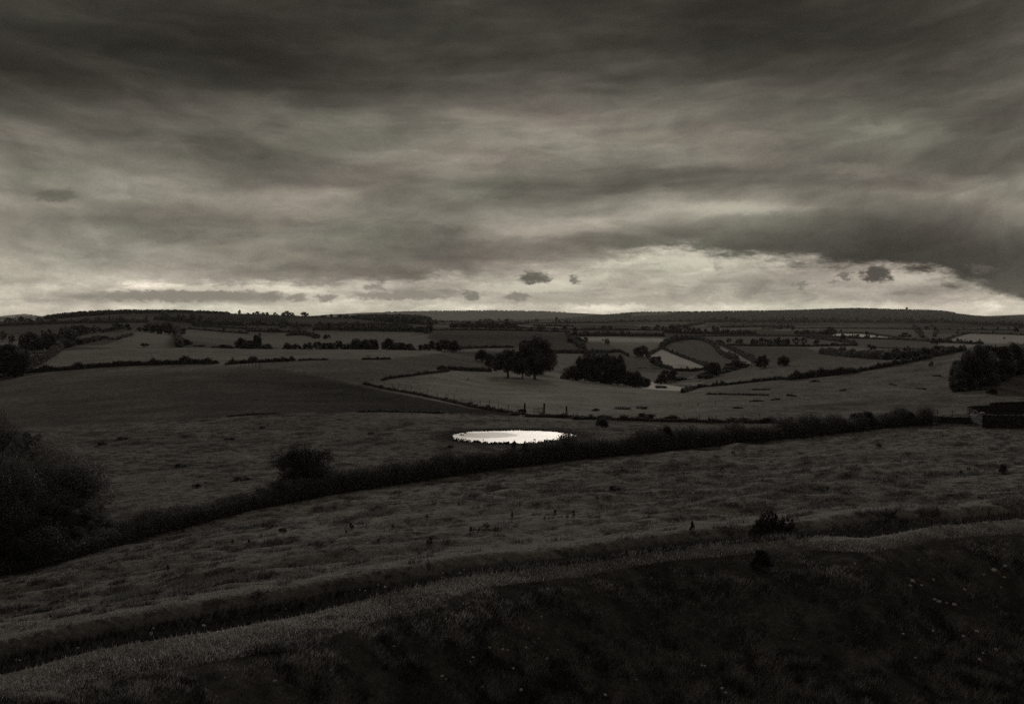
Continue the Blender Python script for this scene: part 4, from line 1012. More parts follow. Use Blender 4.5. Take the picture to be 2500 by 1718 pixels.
for k, (a, b, c) in enumerate([((1725, 963), (1795, 964), (1876, 966)), ((1838, 952), (1855, 952), (1880, 952)), ((1838, 980), (1850, 980), (1858, 980)), ((1885, 977), (1895, 976), (1903, 975)), ((1922, 966), (1932, 967), (1942, 968)), ((1984, 932), (1992, 932), (1999, 932)),
                               ((2052, 954), (2058, 954), (2064, 953)), ((1796, 997), (1802, 997), (1808, 997)), ((2240, 949), (2250, 950), (2258, 951)), ((2172, 938), (2180, 940), (2188, 942)), ((2280, 919), (2290, 919), (2296, 919))]):
    hr(['long broken line of dark scrub on the rough field above the low wall', 'scrap of dark scrub left of the crest hedge on the rough field', 'dark scrub patch below the long broken line', 'dark scrub patch right of the one below the broken line', 'pale dead scrub right of the broken line',
        'small scrub patch just under the bushy crest hedge', 'dark dot of scrub in the middle of the rough field', 'tiny scrub dot under the long broken line', 'scrub at a little scar on the right of the rough field', 'scrub at a scar left of the other scar',
        'tiny dark scrub near the copse'][k] , [a, b, c], 2.2 if k else 3, 200, ragged=.5, cat='scrub', name='scrub', leaf='leaf2')

far_h = [
 ([(0, 796), (100, 792), (200, 789), (360, 788)], 9, 'dark hedge with trees under the wooded hill, far left'),
 ([(0, 781), (60, 779), (130, 778)], 6, 'hedge on the skyline at the far left'),
 ([(455, 803), (530, 809), (606, 815)], 4, 'hedge sloping down across the grey hillside'),
 ([(490, 797), (560, 801), (640, 806)], 4, 'hedge above the sloping one on the grey hillside'),
 ([(523, 794), (560, 795), (598, 796)], 12, 'dark thicket on the left hillside'),
 ([(380, 780), (470, 788), (520, 794)], 14, 'dark woody hedge under the left skyline wood'),
 ([(600, 793), (680, 795), (760, 797)], 8, 'dark hedge across the left hillside'),
 ([(600, 809), (680, 811), (750, 813)], 5, 'hedge between the two grey fields of the left hillside'),
 ([(700, 820), (740, 818), (780, 823)], 7, 'dark hedge clump in the grey field under the hillside'),
 ([(765, 806), (860, 807), (960, 809), (1050, 811)], 12, 'broad dark belt of hedge left of the wide grey field'),
 ([(770, 795), (870, 796), (1000, 797)], 8, 'dark hedge under the wood on the shoulder'),
 ([(1040, 806), (1160, 806), (1280, 808), (1380, 811)], 4, 'straight dark hedge along the top of the wide grey field'),
 ([(1100, 799), (1180, 799), (1262, 801)], 10, 'tree-filled dark hedge above the wide grey field'),
 ([(1060, 786), (1200, 787), (1380, 790), (1500, 787)], 2.5, 'thin far hedge under the grey ridge'),
 ([(1262, 802), (1340, 803), (1420, 806)], 3, 'thin hedge above the corner of the wide grey field'),
 ([(1411, 821), (1500, 820), (1623, 821)], 8, 'thick dark hedge along the top of the bright strip'),
 ([(1420, 806), (1520, 806), (1620, 808)], 4, 'dark hedge beyond the thick one over the bright strip'),
 ([(1500, 786), (1600, 786), (1720, 785)], 3, 'thin far hedge under the middle of the dark ridge'),
 ([(1620, 812), (1690, 815), (1760, 816), (1844, 818)], 9, 'dark hedge with gaps beyond the curving fields'),
 ([(1693, 822), (1800, 820), (1968, 821)], 3, 'straight hedge above the row of trees'),
 ([(1968, 821), (2060, 825), (2204, 830), (2290, 835)], 4, 'long thin hedge under the white sliver field'),
 ([(2036, 813), (2110, 814), (2160, 820), (2200, 826)], 2, 'hairline hedge over the white sliver field'),
 ([(1968, 825), (2030, 832), (2092, 840)], 5, 'hedge slanting down to the very thick one'),
 ([(1860, 803), (2000, 802), (2150, 803), (2300, 805), (2480, 806)], 2, 'ruler-straight thin hedge across the far right fields'),
 ([(1720, 787), (1800, 787), (1900, 787)], 8, 'dark wooded hedge under the dark ridge, left part'),
 ([(1900, 788), (2050, 787), (2200, 788), (2330, 789)], 8, 'dark wooded hedge under the dark ridge, right part'),
 ([(2330, 790), (2420, 794), (2520, 797)], 7, 'dark wooded hedge under the ridge, at the right edge'),
 ([(2229, 800), (2240, 812), (2252, 825)], 7, 'hedge of small trees running down the far right slope'),
 ([(2273, 795), (2288, 806), (2280, 822)], 3, 'thin hedge bending down the far right slope'),
 ([(2303, 833), (2330, 822), (2364, 814), (2430, 815), (2510, 819)], 2.5, 'thin hedge over the bright right-hand field'),
 ([(2300, 836), (2370, 840), (2400, 840)], 6, 'pale bushy hedge under the bright right-hand field'),
 ([(2120, 848), (2200, 852), (2280, 858)], 2, 'faint hedge across the grey field on the right'),
 ([(2290, 848), (2330, 853), (2356, 857)], 3, 'short hedge dropping to the thick one by the copse'),
 ([(1760, 800), (1850, 798), (1940, 800)], 4, 'dark far hedge in front of the dark ridge foot'),
 ([(1960, 812), (1990, 816), (2040, 816)], 6, 'dark hedge end left of the white sliver field'),
 ([(1636, 800), (1680, 797), (1720, 790)], 4, 'dark hedge slanting up to the dark ridge foot'),
 ([(1300, 795), (1330, 796), (1400, 797)], 3, 'short far hedge with round bushes'),
 ([(1105, 792), (1200, 790), (1290, 792)], 2, 'second thin far hedge under the grey ridge'),
]
for pts, hp, lab in far_h:
    hedge(lab, pts, hpx=hp * .85, dmin=600, ragged=.6, group='hedgerows of the far farmland', dens=.7)

# small far trees, by place
def ft(where, group, lst, dmin=560, adj='small dark', dmax=None):
    its = sorted([c if len(c) > 4 else c + ('bush',) for c in lst])
    for k, (px, top, base, w, kind) in enumerate(its):
        word = {'cone': 'pointed', 'loose': 'thin', 'oak': 'broad', 'tall': 'tall', 'bush': 'round'}[kind]
        pos = 'leftmost' if k == 0 else 'rightmost' if k == len(its) - 1 else ORD[k] + ' from the left'
        tree(f'{adj} {word} tree, {pos} {where}', 'tree', px, top, base, w, kind, 'far', group=group, dmin=dmin, dmax=dmax)
ft('on the hedge in front of the far-left skyline', 'trees of the far left skyline', [(20, 775, 782, 18), (52, 771, 792, 15, 'oak'), (95, 773, 781, 13), (118, 766, 782, 22), (35, 777, 784, 14), (70, 777, 783, 16), (145, 765, 775, 10)], dmax=2250)
ft('along the hedge under the skyline wood', 'trees under the skyline wood', [(205, 776, 788, 16), (218, 774, 788, 12), (240, 773, 787, 12), (260, 775, 787, 18), (285, 772, 787, 14), (305, 776, 787, 12), (325, 775, 787, 14), (345, 777, 788, 14), (120, 782, 790, 18)])
ft('standing on the skyline right of the wood', 'trees on the skyline right of the wood',
   [(554, 758, 766, 8), (585, 755, 767, 6, 'oak'), (605, 762, 769, 8), (619, 761, 769, 6), (630, 759, 769, 12, 'oak'), (643, 761, 769, 9), (653, 760, 769, 9), (673, 762, 769, 12), (692, 761, 769, 10), (703, 757.5, 769, 14, 'oak'), (714, 761, 769, 12), (745, 760.5, 769.5, 16, 'oak'),
    (790, 767, 771, 16), (809, 764.5, 771, 8), (830, 765, 772, 16), (846, 765, 773, 16), (862, 767, 775, 20)], 1500, 'silhouetted', dmax=2300)
ft('scattered over the left hillside', 'trees over the left hillside', [(478, 783, 799, 16), (500, 788, 800, 14), (547, 800, 812, 10), (660, 798, 812, 14), (674, 798, 812, 14), (692, 790, 801, 20), (728, 797, 805, 10), (745, 806, 814, 12), (770, 812, 826, 24), (798, 814, 827, 18),
   (780, 788, 804, 22), (805, 784, 803, 20), (830, 790, 806, 22), (870, 783, 800, 16), (900, 788, 806, 24), (930, 790, 808, 24), (960, 793, 808, 20), (1000, 790, 808, 22), (1030, 793, 815, 30), (1045, 790, 812, 24), (850, 788, 806, 18), (720, 790, 800, 14)], 650)
ft('in the far plain under the grey ridge', 'trees of the far plain', [(1065, 779, 790, 10), (1083, 781, 788, 8), (1174, 778, 784, 7), (1187, 776, 784, 14), (1197, 777, 784, 12), (1218, 776.5, 784, 6, 'tall'), (1241, 776, 783, 7), (1250, 779, 784, 6), (1311, 777, 785, 10), (1300, 781, 785, 6),
   (1359, 772, 788, 6, 'oak'), (1366, 779, 788, 9), (1382, 779, 788, 9), (1391, 782, 789, 8), (1403, 783, 788, 8), (1423, 783, 788, 10), (1473, 783, 787, 8), (1517, 779, 787, 8), (1545, 780, 786, 12), (1575, 778, 786, 14), (1632, 777, 786, 10), (1665, 779, 786, 12), (1684, 779, 786, 6)], 1500)
ft('on the dark hedge line above the wide grey field', 'trees above the wide grey field', [(1110, 787, 802, 20), (1135, 786, 802, 24), (1160, 789, 802, 20), (1190, 790, 803, 18), (1205, 792, 803, 14), (1226, 792, 803, 14), (1244, 794, 803, 12), (1265, 793, 804, 18), (1297, 798, 804, 10), (1318, 794, 805, 22), (1355, 798, 806, 12),
   (1378, 793, 808, 12), (1386, 801, 812, 14), (1404, 796, 812, 14)], 900)
ft('along the lane hedge beyond the bright strip', 'trees along the lane hedge', [(1392, 824, 836, 20), (1412, 822, 838, 22), (1428, 822, 836, 16), (1400, 806, 822, 22), (1430, 806, 820, 16), (1475, 792, 806, 14), (1490, 793, 806, 10), (1519, 799, 814, 12, 'loose'), (1450, 802, 806, 6), (1482, 824, 841, 12), (1472, 827, 832, 5),
   (1575, 794, 810, 26, 'loose'), (1605, 790, 806, 14), (1622, 793, 810, 12), (1640, 793, 814, 20), (1655, 797, 815, 20), (1675, 790, 810, 14), (1690, 796, 815, 22), (1628, 826, 840, 14)], 650)
ft('among the farm buildings under the dark ridge', 'trees round the far farm', [(1706, 798, 815, 14), (1722, 800, 815, 10), (1743, 792, 812, 12), (1750, 796, 813, 12), (1768, 802, 813, 12), (1790, 804, 816, 14), (1805, 802, 817, 14), (1825, 803, 816, 14), (1840, 806, 817, 14), (1905, 797, 804, 10), (1937, 794, 806, 10), (1950, 804, 818, 20),
   (1968, 805, 817, 20), (2026, 793, 818, 20), (2015, 803, 818, 16), (1963, 771, 786, 8), (2038, 800, 815, 10)], 800)
ft('in the row on the slope above the thick hedge', 'row of trees on the slope above the thick hedge', [(1757, 826, 842, 18), (1780, 823, 840, 12, 'loose'), (1804, 824, 842, 18), (1842, 824, 844, 18), (1862, 822, 844, 22, 'loose'), (1880, 824, 844, 14), (1896, 819, 845, 18, 'tall'), (1918, 823, 845, 22), (1944, 822, 845, 20, 'loose'),
   (1963, 821, 846, 16, 'loose'), (1993, 826, 844, 16), (2058, 813, 835, 14), (2122, 838, 850, 10), (2132, 841, 855, 14), (2215, 843, 862, 18, 'loose')], 480)
ft('at the white sliver field', 'trees at the white sliver field', [(2058, 809, 824, 8), (2073, 817, 824, 8), (2083, 815, 825, 12), (2094, 815, 826, 10), (2117, 808, 826, 11), (2141, 816, 824, 6), (2053, 803, 810, 5)], 650)
ft('over the far right fields', 'trees over the far right fields', [(2212, 811, 823, 22), (2200, 815, 824, 14), (2235, 792, 806, 10), (2243, 798, 812, 10), (2250, 806, 820, 10), (2263, 794, 803, 12), (2284, 797, 812, 8), (2281, 823, 841, 18), (2294, 823, 840, 16), (2285, 840, 862, 18), (2300, 842, 860, 18),
   (2338, 806, 815, 8), (2352, 808, 815, 6), (2398, 798, 804, 6), (2425, 806, 813, 5), (2436, 797, 804, 6), (2481, 794, 812, 14), (2493, 790, 802, 10), (2462, 797, 804, 5), (2452, 821, 829, 6, 'loose')], 560)
ft('on the skyline dip at the right edge', 'trees in the skyline dip', [(2400, 773, 780, 8), (2425, 774, 781, 8), (2438, 774, 781, 9), (2449, 771, 781, 18, 'oak'), (2340, 776, 783, 8), (2155, 770, 786, 12), (2170, 772, 786, 12), (1780, 776, 786, 12), (1858, 777, 786, 14), (2010, 775, 787, 12)], 1800, 'dim')

# ------------------------------------------------------------------ woods that read as one mass
def wood(lab, px0, px1, dfun, depth, n, hfun, wm, seed, m='leaf'):
    rng = np.random.default_rng(seed); P = []; S = []
    for k in range(n):
        px = rng.uniform(px0, px1); d = dfun(px) * (1 + depth * rng.random()); x, y, z = at(px, d)
        h = hfun(px) / F * y * rng.uniform(.75, 1.1); w = wm * h * rng.uniform(.8, 1.3)
        q = 90; t = rng.normal(size=(q, 3)); t /= np.linalg.norm(t, axis=1)[:, None]; t *= rng.uniform(.6, 1, (q, 1)); 
        P.append(np.stack([x + t[:, 0] * w * .5, y + t[:, 1] * w * .5, z + h * .45 + t[:, 2] * h * .5], 1)); S.append(np.full(q, h * .22))
    P = np.concatenate(P); V, Fc, t = leaves(P, np.concatenate(S), rng)
    return tag(link('wood', mesh_np('wood', V, Fc, t), M[m]), lab, 'wood', None, 'stuff')
wood('dense dark wood along the left skyline', 112, 560, lambda p: 2150, .10, 900, lambda p: float(np.interp(p, [112, 125, 160, 200, 400, 520, 560], [7, 11, 13, 14, 9, 8, 6])), 1.1, 1)
wood('dark wood on the shoulder between the skyline trees and the grey ridge', 872, 1058, lambda p: float(np.interp(p, [872, 960, 1058], [2100, 1900, 1750])), .22, 520, lambda p: float(np.interp(p, [872, 950, 1040, 1058], [12, 16, 18, 8])), 1.1, 2)
wood('low dark scrub along the skyline under the silhouetted trees', 545, 880, lambda p: 2230, .05, 420, lambda p: 3.5, 1.3, 6)
wood('thin fringe of trees along the top of the dark far ridge', 1380, 2330, lambda p: 9150, .06, 1100, lambda p: float(np.interp(p, [1380, 1450, 1900, 2050, 2330], [2.0, 3, 4, 4.5, 2.5])), 1.4, 3)
wood('faint fringe of trees along the top of the grey far ridge', 940, 1380, lambda p: 11800, .04, 380, lambda p: 2.0, 1.6, 4)
wood('dark trees massed over the front slope of the far ridge', 1700, 2340, lambda p: 6500, .30, 1300, lambda p: 3.5, 1.4, 5)

# ------------------------------------------------------------------ buildings
def house(lab, px, base, wpx, hpx, name='farmhouse', roofpx=None, dmin=700, ml='wall_paint', rz=.2, d=None):
    x, y, z = at(px, d) if d else hit(px, base, dmin); w = wpx / F * y; h = hpx / F * y * .55; r = (roofpx or hpx * .45) / F * y; dp = w * .45
    root = empty(name, (x, y, z), rz); g = Geo(); g.box((0, 0, h / 2), (w, dp, h)); link('wall', g.mesh('wall'), M[ml], root)
    g = Geo(); o = .04 * w
    g.add([(-w / 2 - o, -dp / 2 - o, h), (w / 2 + o, -dp / 2 - o, h), (w / 2 + o, 0, h + r), (-w / 2 - o, 0, h + r), (-w / 2 - o, dp / 2 + o, h), (w / 2 + o, dp / 2 + o, h)],
          [(0, 1, 2, 3), (3, 2, 5, 4), (0, 3, 4, 0), (1, 5, 2, 1), (0, 4, 5, 1)])
    rf = link('roof', g.mesh('roof'), M['roof'], root); g = Geo(); g.box((w * .3, 0, h + r), (w * .06, w * .06, r * .8)); link('chimney', g.mesh('chimney'), M[ml], rf)
    g = Geo()
    for k in (-.3, 0, .3): g.box((k * w, -dp / 2 - .02, h * .55), (w * .09, .06, h * .35))
    link('window', g.mesh('window'), M['bark'], root); tag(root, lab, 'house')
house('pale farm roof catching the light among the far trees', 1757, 810, 13, 5)
house('pale shed beside the lit farm roof', 1672, 812, 9, 4, 'shed')
house('little pale house under the wooded shoulder', 806, 799, 5, 5)
house('tiny cottage among trees on the left hillside', 764, 796, 5, 5, 'cottage')
house('low farm shed half hidden by the left skyline trees', 170, 786, 9, 4, 'shed')
for k, px in enumerate([1566, 1573, 1580, 1590]):
    house(['leftmost', 'second', 'third', 'rightmost'][k] + ' of four tiny white houses on the top of the far ridge', px, 764, 4.5, 3.6, 'hill_house', dmin=6000, d=9200)
x, y, z = at(2213, 9450); root = empty('hill_tower', (x, y, z)); g = Geo(); s_ = y / F
g.tube([(0, 0, 0), (0, 0, 6 * s_)], [2.6 * s_, 2.2 * s_], 10); link('shaft', g.mesh('shaft'), M['stone'], root)
g = Geo(); g.tube([(0, 0, 6 * s_), (0, 0, 8 * s_)], [3.4 * s_, 3.4 * s_], 10); link('battlement', g.mesh('battlement'), M['stone'], root)
tag(root, 'small squat tower breaking the line of the far ridge', 'tower')
# pale rubble of a farmyard
gy = 'pale stones of the rubble heap below the pointed tree'
k = 0
for (px, row, w) in [(1822, 884, 5), (1826, 889, 6), (1832, 882, 4), (1836, 887, 6), (1841, 891, 5), (1829, 893, 4), (1844, 885, 4), (1835, 893, 5)]:
    x, y, z = hit(px, row, 460); o_ = clod(x, y, z, w / F * y / 2, w / F * y * .4, 400 + k, M['cap'], 'rubble_block'); tag(o_, f'pale block in the rubble heap left of the pointed tree, {ORD[k]} of eight', 'rubble', gy); k += 1
for k, (px, row, w) in enumerate([(1558, 899, 22), (1590, 900, 30), (1630, 901, 34)]):
    x, y, z = hit(px, row, 460); x1, y1, z1 = hit(px + w, row + .5, 460); g = Geo(); L = math.hypot(x1 - x, y1 - y); a = math.atan2(y1 - y, x1 - x); s = 0
    while s < L: l = RNG.uniform(.5, 1.2); g.box((s * math.cos(a), s * math.sin(a), .35), (l * .9, .5, .7 + RNG.normal(0, .12)), a, .05); s += l * (1.0 if RNG.random() < .7 else 2)
    tag(link('valley_wall', g.mesh('valley_wall'), M['cap'], None, (x, y, z)), ['left', 'middle', 'right'][k] + ' piece of the broken pale wall in the valley beyond the copse', 'stone wall')

# ------------------------------------------------------------------ air
HAZE = 0.000024
if HAZE:
    zmin, zmax = -60.0, 60.0
    me = bpy.data.meshes.new('haze'); X0, X1, Y0, Y1 = -36000, 36000, -600, 29500
    v = [(x, y, z) for x in (X0, X1) for y in (Y0, Y1) for z in (float(min(GZ.min(), zmin)) - 1, float(max(GZ.max(), zmax)) + 5)]
    me.from_pydata(v, [], [(0, 1, 3, 2), (4, 6, 7, 5), (0, 4, 5, 1), (2, 3, 7, 6), (0, 2, 6, 4), (1, 5, 7, 3)])
    m = bpy.data.materials.new('haze'); m.use_nodes = True; nt = m.node_tree; nt.nodes.clear()
    o = nt.nodes.new('ShaderNodeOutputMaterial'); pv = nt.nodes.new('ShaderNodeVolumePrincipled'); pv.inputs['Color'].default_value = (.9, .87, .8, 1)
    pv.inputs['Density'].default_value = HAZE; nt.links.new(pv.outputs[0], o.inputs['Volume']); me.materials.append(m)
    tag(link('haze', me), kind='stuff')

# ------------------------------------------------------------------ light
SUN_EL, SUN_AZ = R(14.5), R(3)
sun = bpy.data.lights.new('sun', 'SUN'); sun.energy = 1.5; sun.angle = R(12); sun.color = (1, .965, .90)
so = bpy.data.objects.new('sun', sun); C.objects.link(so)
sd = Vector((math.sin(SUN_AZ) * math.cos(SUN_EL), math.cos(SUN_AZ) * math.cos(SUN_EL), math.sin(SUN_EL)))
so.rotation_euler = (-sd).to_track_quat('-Z', 'Y').to_euler(); so.location = sd * 300

w = bpy.data.worlds.new('World'); bpy.context.scene.world = w; w.use_nodes = True; nt = w.node_tree; nt.nodes.clear()
out = nt.nodes.new('ShaderNodeOutputWorld'); L = nt.links.new
tc = nt.nodes.new('ShaderNodeTexCoord'); sp = nt.nodes.new('ShaderNodeSeparateXYZ'); L(tc.outputs['Generated'], sp.inputs[0])
den = math_n(nt, 'MAXIMUM', sp.outputs['Y'], .30)
PXN = math_n(nt, 'MULTIPLY_ADD', math_n(nt, 'DIVIDE', sp.outputs['X'], den), F, 1250.0)
ROWN = math_n(nt, 'MULTIPLY_ADD', math_n(nt, 'DIVIDE', sp.outputs['Z'], den), -F, 785.0)
def vec(a, b, sx_, sy_, off=0.0):
    c = nt.nodes.new('ShaderNodeCombineXYZ'); L(math_n(nt, 'MULTIPLY', a, sx_), c.inputs[0]); L(math_n(nt, 'MULTIPLY', b, sy_), c.inputs[1]); c.inputs[2].default_value = off; return c.outputs[0]
def nz(sx_, sy_, det=4, rough=.55, off=0.0, a=None, b=None, dist=0.0):
    o_ = noise_n(nt, vec(a or PXN, b or ROWN, sx_, sy_, off), 1.0, det, rough, dist); return math_n(nt, 'SUBTRACT', o_, .5)
# wind-drawn distortion, finer towards the horizon
hgt = math_n(nt, 'MAXIMUM', math_n(nt, 'MINIMUM', math_n(nt, 'MULTIPLY', math_n(nt, 'SUBTRACT', 785.0, ROWN), 1 / 330.0), 1.3), .10)
w1 = nz(1 / 330, 1 / 90, 2, .5, 1.0); w2 = nz(1 / 420, 1 / 110, 3, .5, 5.0); w3 = nz(1 / 90, 1 / 36, 3, .5, 9.0)
PXW = math_n(nt, 'ADD', PXN, math_n(nt, 'MULTIPLY', math_n(nt, 'MULTIPLY', w1, 150.0), hgt))
ROWW = math_n(nt, 'ADD', ROWN, math_n(nt, 'MULTIPLY', math_n(nt, 'ADD', math_n(nt, 'MULTIPLY', w2, 46.0), math_n(nt, 'MULTIPLY', w3, 12.0)), hgt))
T = math_n(nt, 'MULTIPLY_ADD', PXW, 1 / 5500.0, 1500 / 5500.0, True)
def ramp(vals, px):
    n = nt.nodes.new('ShaderNodeValToRGB'); cr = n.color_ramp; cr.interpolation = 'B_SPLINE'; L(T, n.inputs[0])
    pts = [(0.0, vals[0])] + [((p + 1500) / 5500, v) for p, v in zip(px, vals)] + [(1.0, vals[-1])]
    cr.elements[0].position = pts[0][0]; cr.elements[1].position = pts[-1][0]
    for p, v in pts[1:-1]: cr.elements.new(p)
    for e, (p, v) in zip(cr.elements, pts): e.position = p; e.color = (v / 255,) * 3 + (1,)
    return n.outputs[0]
def sharpen(v):
    return [v[i] if i in (0, len(v) - 1) else v[i] + .35 * (v[i] - (v[i - 1] + v[i + 1]) / 2) for i in range(len(v))]
def stack(rows, px):
    cur = None; prev = None
    for r, vals in rows:
        o_ = ramp([min(v, 254) for v in sharpen(vals)], px)
        if cur is None: cur = o_
        else:
            mr = nt.nodes.new('ShaderNodeMapRange'); mr.interpolation_type = 'SMOOTHSTEP' if r - prev > 60 else 'LINEAR'; L(ROWW, mr.inputs['Value']); mr.inputs['From Min'].default_value = prev; mr.inputs['From Max'].default_value = r
            mx = nt.nodes.new('ShaderNodeMix'); mx.data_type = 'FLOAT'; L(mr.outputs[0], mx.inputs[0]); L(cur, mx.inputs[2]); L(o_, mx.inputs[3]); cur = mx.outputs[0]
        prev = r
    return cur
PXS = [0, 150, 300, 450, 600, 750, 900, 1050, 1200, 1350, 1500, 1650, 1800, 1950, 2100, 2250, 2400, 2500]
ZEN = 118  # unseen overhead sky, set brighter to light the ground
UP = [(-3200, [ZEN] * 18), (-900, [ZEN] * 18), (-120, [66] * 18),
 (0,   [60, 55, 50, 48, 48, 50, 52, 54, 56, 55, 52, 50, 48, 48, 50, 52, 60, 70]),
 (100, [46, 43, 42, 40, 40, 46, 54, 57, 58, 58, 56, 50, 46, 46, 48, 55, 66, 78]),
 (180, [46, 48, 50, 48, 44, 48, 58, 62, 64, 66, 66, 66, 62, 58, 60, 64, 76, 84]),
 (220, [58, 62, 64, 62, 52, 54, 64, 76, 84, 86, 84, 80, 76, 72, 72, 84, 84, 88]),
 (260, [78, 80, 82, 82, 76, 76, 84, 92, 96, 98, 98, 94, 88, 86, 84, 86, 84, 86]),
 (310, [100, 96, 92, 90, 92, 104, 108, 106, 116, 120, 112, 104, 102, 104, 110, 106, 84, 80]),
 (350, [104, 98, 92, 88, 90, 96, 104, 122, 132, 134, 126, 116, 108, 108, 110, 96, 80, 78]),
 (390, [110, 100, 94, 90, 90, 94, 108, 124, 128, 130, 128, 120, 112, 104, 96, 86, 78, 82]),
 (420, [128, 118, 108, 100, 96, 96, 104, 114, 116, 108, 100, 94, 92, 100, 110, 86, 84, 96]),
 (450, [134, 134, 130, 122, 112, 104, 106, 108, 100, 94, 88, 90, 100, 98, 98, 104, 118, 118]),
 (480, [132, 128, 130, 134, 132, 120, 110, 104, 98, 104, 116, 126, 118, 108, 112, 118, 114, 116]),
 (510, [128, 118, 112, 118, 128, 120, 108, 104, 108, 120, 130, 150, 160, 130, 100, 100, 110, 140]),
 (535, [122, 108, 102, 100, 108, 116, 110, 104, 118, 134, 144, 130, 116, 92, 80, 82, 96, 124]),
 (570, [134, 124, 116, 110, 112, 116, 108, 100, 140, 124, 118, 104, 86, 76, 68, 66, 80, 100]),
 (600, [140, 138, 132, 122, 114, 112, 108, 104, 110, 114, 104, 94, 84, 72, 62, 62, 70, 84]),
 (625, [150, 146, 136, 124, 116, 112, 106, 100, 104, 108, 98, 90, 80, 70, 60, 60, 64, 72]),
 (650, [158, 152, 144, 132, 118, 110, 108, 106, 108, 116, 104, 90, 76, 68, 60, 58, 64, 70]),
 (690, [160, 156, 150, 142, 138, 132, 126, 112, 118, 120, 104, 90, 76, 70, 66, 66, 72, 74])]
LO = [(600, [160, 160, 160, 160, 160, 160, 160, 160, 160, 160, 175, 190, 180, 165, 160, 160, 160, 160]),
 (630, [160, 160, 160, 160, 160, 160, 160, 160, 160, 165, 175, 190, 184, 165, 160, 160, 160, 160]),
 (655, [160, 160, 160, 160, 160, 160, 165, 172, 178, 168, 164, 180, 166, 152, 156, 174, 165, 160]),
 (680, [160, 162, 168, 172, 180, 178, 172, 178, 186, 188, 166, 160, 160, 157, 166, 178, 168, 160]),
 (700, [165, 176, 190, 192, 194, 194, 160, 152, 184, 188, 164, 156, 156, 150, 150, 150, 160, 168]),
 (716, [162, 150, 142, 126, 130, 166, 160, 134, 184, 170, 156, 158, 160, 150, 140, 145, 164, 174]),
 (732, [162, 148, 142, 138, 142, 150, 178, 168, 176, 172, 164, 160, 160, 158, 154, 160, 168, 178]),
 (748, [202, 200, 200, 200, 198, 194, 192, 188, 190, 188, 186, 184, 184, 184, 184, 186, 190, 194]),
 (785, [200] * 18)]
LO = [(r, [v * (1.05 if r > 740 or i < 8 else .97) for i, v in enumerate(vv)]) for r, vv in LO]
up = stack(UP, PXS); lo = stack(LO, PXS)
EPX = [0, 250, 300, 600, 900, 1000, 1150, 1250, 1350, 1450, 1520, 1600, 1700, 1780, 1850, 1980, 2100, 2280, 2320, 2400, 2500]
EV = [690, 704, 697, 696, 692, 688, 680, 668, 652, 642, 628, 612, 612, 620, 626, 644, 652, 657, 680, 706, 740]
edge = math_n(nt, 'MULTIPLY', ramp([(v - 560) * 255 / 240 for v in EV], EPX), 240.0); edge = math_n(nt, 'ADD', edge, 560.0)
ROWE = math_n(nt, 'ADD', ROWN, math_n(nt, 'MULTIPLY', nz(1 / 130, 1 / 40, 9, .68, 14.0), 150.0))
mr = nt.nodes.new('ShaderNodeMapRange'); mr.interpolation_type = 'SMOOTHSTEP'; L(math_n(nt, 'MULTIPLY', math_n(nt, 'SUBTRACT', ROWE, edge), ramp([v * 255 for v in (1, 1, .9, .5, .25, .2, .25, .75, .8, .6)], [0, 800, 950, 1100, 1200, 1350, 1450, 1560, 1700, 2500])), mr.inputs['Value']); mr.inputs['From Min'].default_value = -17; mr.inputs['From Max'].default_value = 15
lo = math_n(nt, 'MULTIPLY', lo, math_n(nt, 'MULTIPLY_ADD', nz(1 / 95, 1 / 24, 7, .62, 91.0, None, None, .8), .42, .985))
mx = nt.nodes.new('ShaderNodeMix'); mx.data_type = 'FLOAT'; L(mr.outputs[0], mx.inputs[0]); L(up, mx.inputs[2]); L(lo, mx.inputs[3]); val = mx.outputs[0]
# detail of the cloud sheet
# the streaks fan out from the left and rise towards the right
PXC = math_n(nt, 'SUBTRACT', math_n(nt, 'MINIMUM', math_n(nt, 'MAXIMUM', PXN, -1200.0), 3600.0), 1100.0)
ROWF = math_n(nt, 'ADD', ROWW, math_n(nt, 'MULTIPLY', math_n(nt, 'MULTIPLY', math_n(nt, 'MULTIPLY', PXC, PXC), .000075), hgt))
d1 = nz(1 / 240, 1 / 52, 5, .52, 21.0, PXN, ROWF, .2); d2 = nz(1 / 60, 1 / 22, 6, .6, 31.0, PXN, ROWF, .4)
d3 = nz(1 / 420, 1 / 80, 4, .5, 61.0, PXN, ROWF, .4)
m3 = nt.nodes.new('ShaderNodeMapRange'); m3.interpolation_type = 'SMOOTHSTEP'; L(d3, m3.inputs['Value']); m3.inputs['From Min'].default_value = -.09; m3.inputs['From Max'].default_value = .10; m3.inputs['To Min'].default_value = .955; m3.inputs['To Max'].default_value = 1.07
val = math_n(nt, 'MULTIPLY', val, m3.outputs[0])
lowm = nt.nodes.new('ShaderNodeMapRange'); L(ROWN, lowm.inputs['Value']); lowm.inputs['From Min'].default_value = 420; lowm.inputs['From Max'].default_value = 700; lowm.inputs['To Min'].default_value = .12; lowm.inputs['To Max'].default_value = 1.0
val = math_n(nt, 'MULTIPLY', val, math_n(nt, 'ADD', math_n(nt, 'MULTIPLY_ADD', d1, .50, 1.0), math_n(nt, 'MULTIPLY', nz(1 / 120, 1 / 58, 7, .6, 95.0, PXN, ROWF, .6), .34)))
val = math_n(nt, 'MULTIPLY', val, math_n(nt, 'ADD', math_n(nt, 'MULTIPLY', math_n(nt, 'MULTIPLY', d2, .30), lowm.outputs[0]), 1.0))
val = math_n(nt, 'MULTIPLY', val, math_n(nt, 'MULTIPLY_ADD', nz(1 / 7, 1 / 6, 2, .6, 97.0), .14, 1.0))
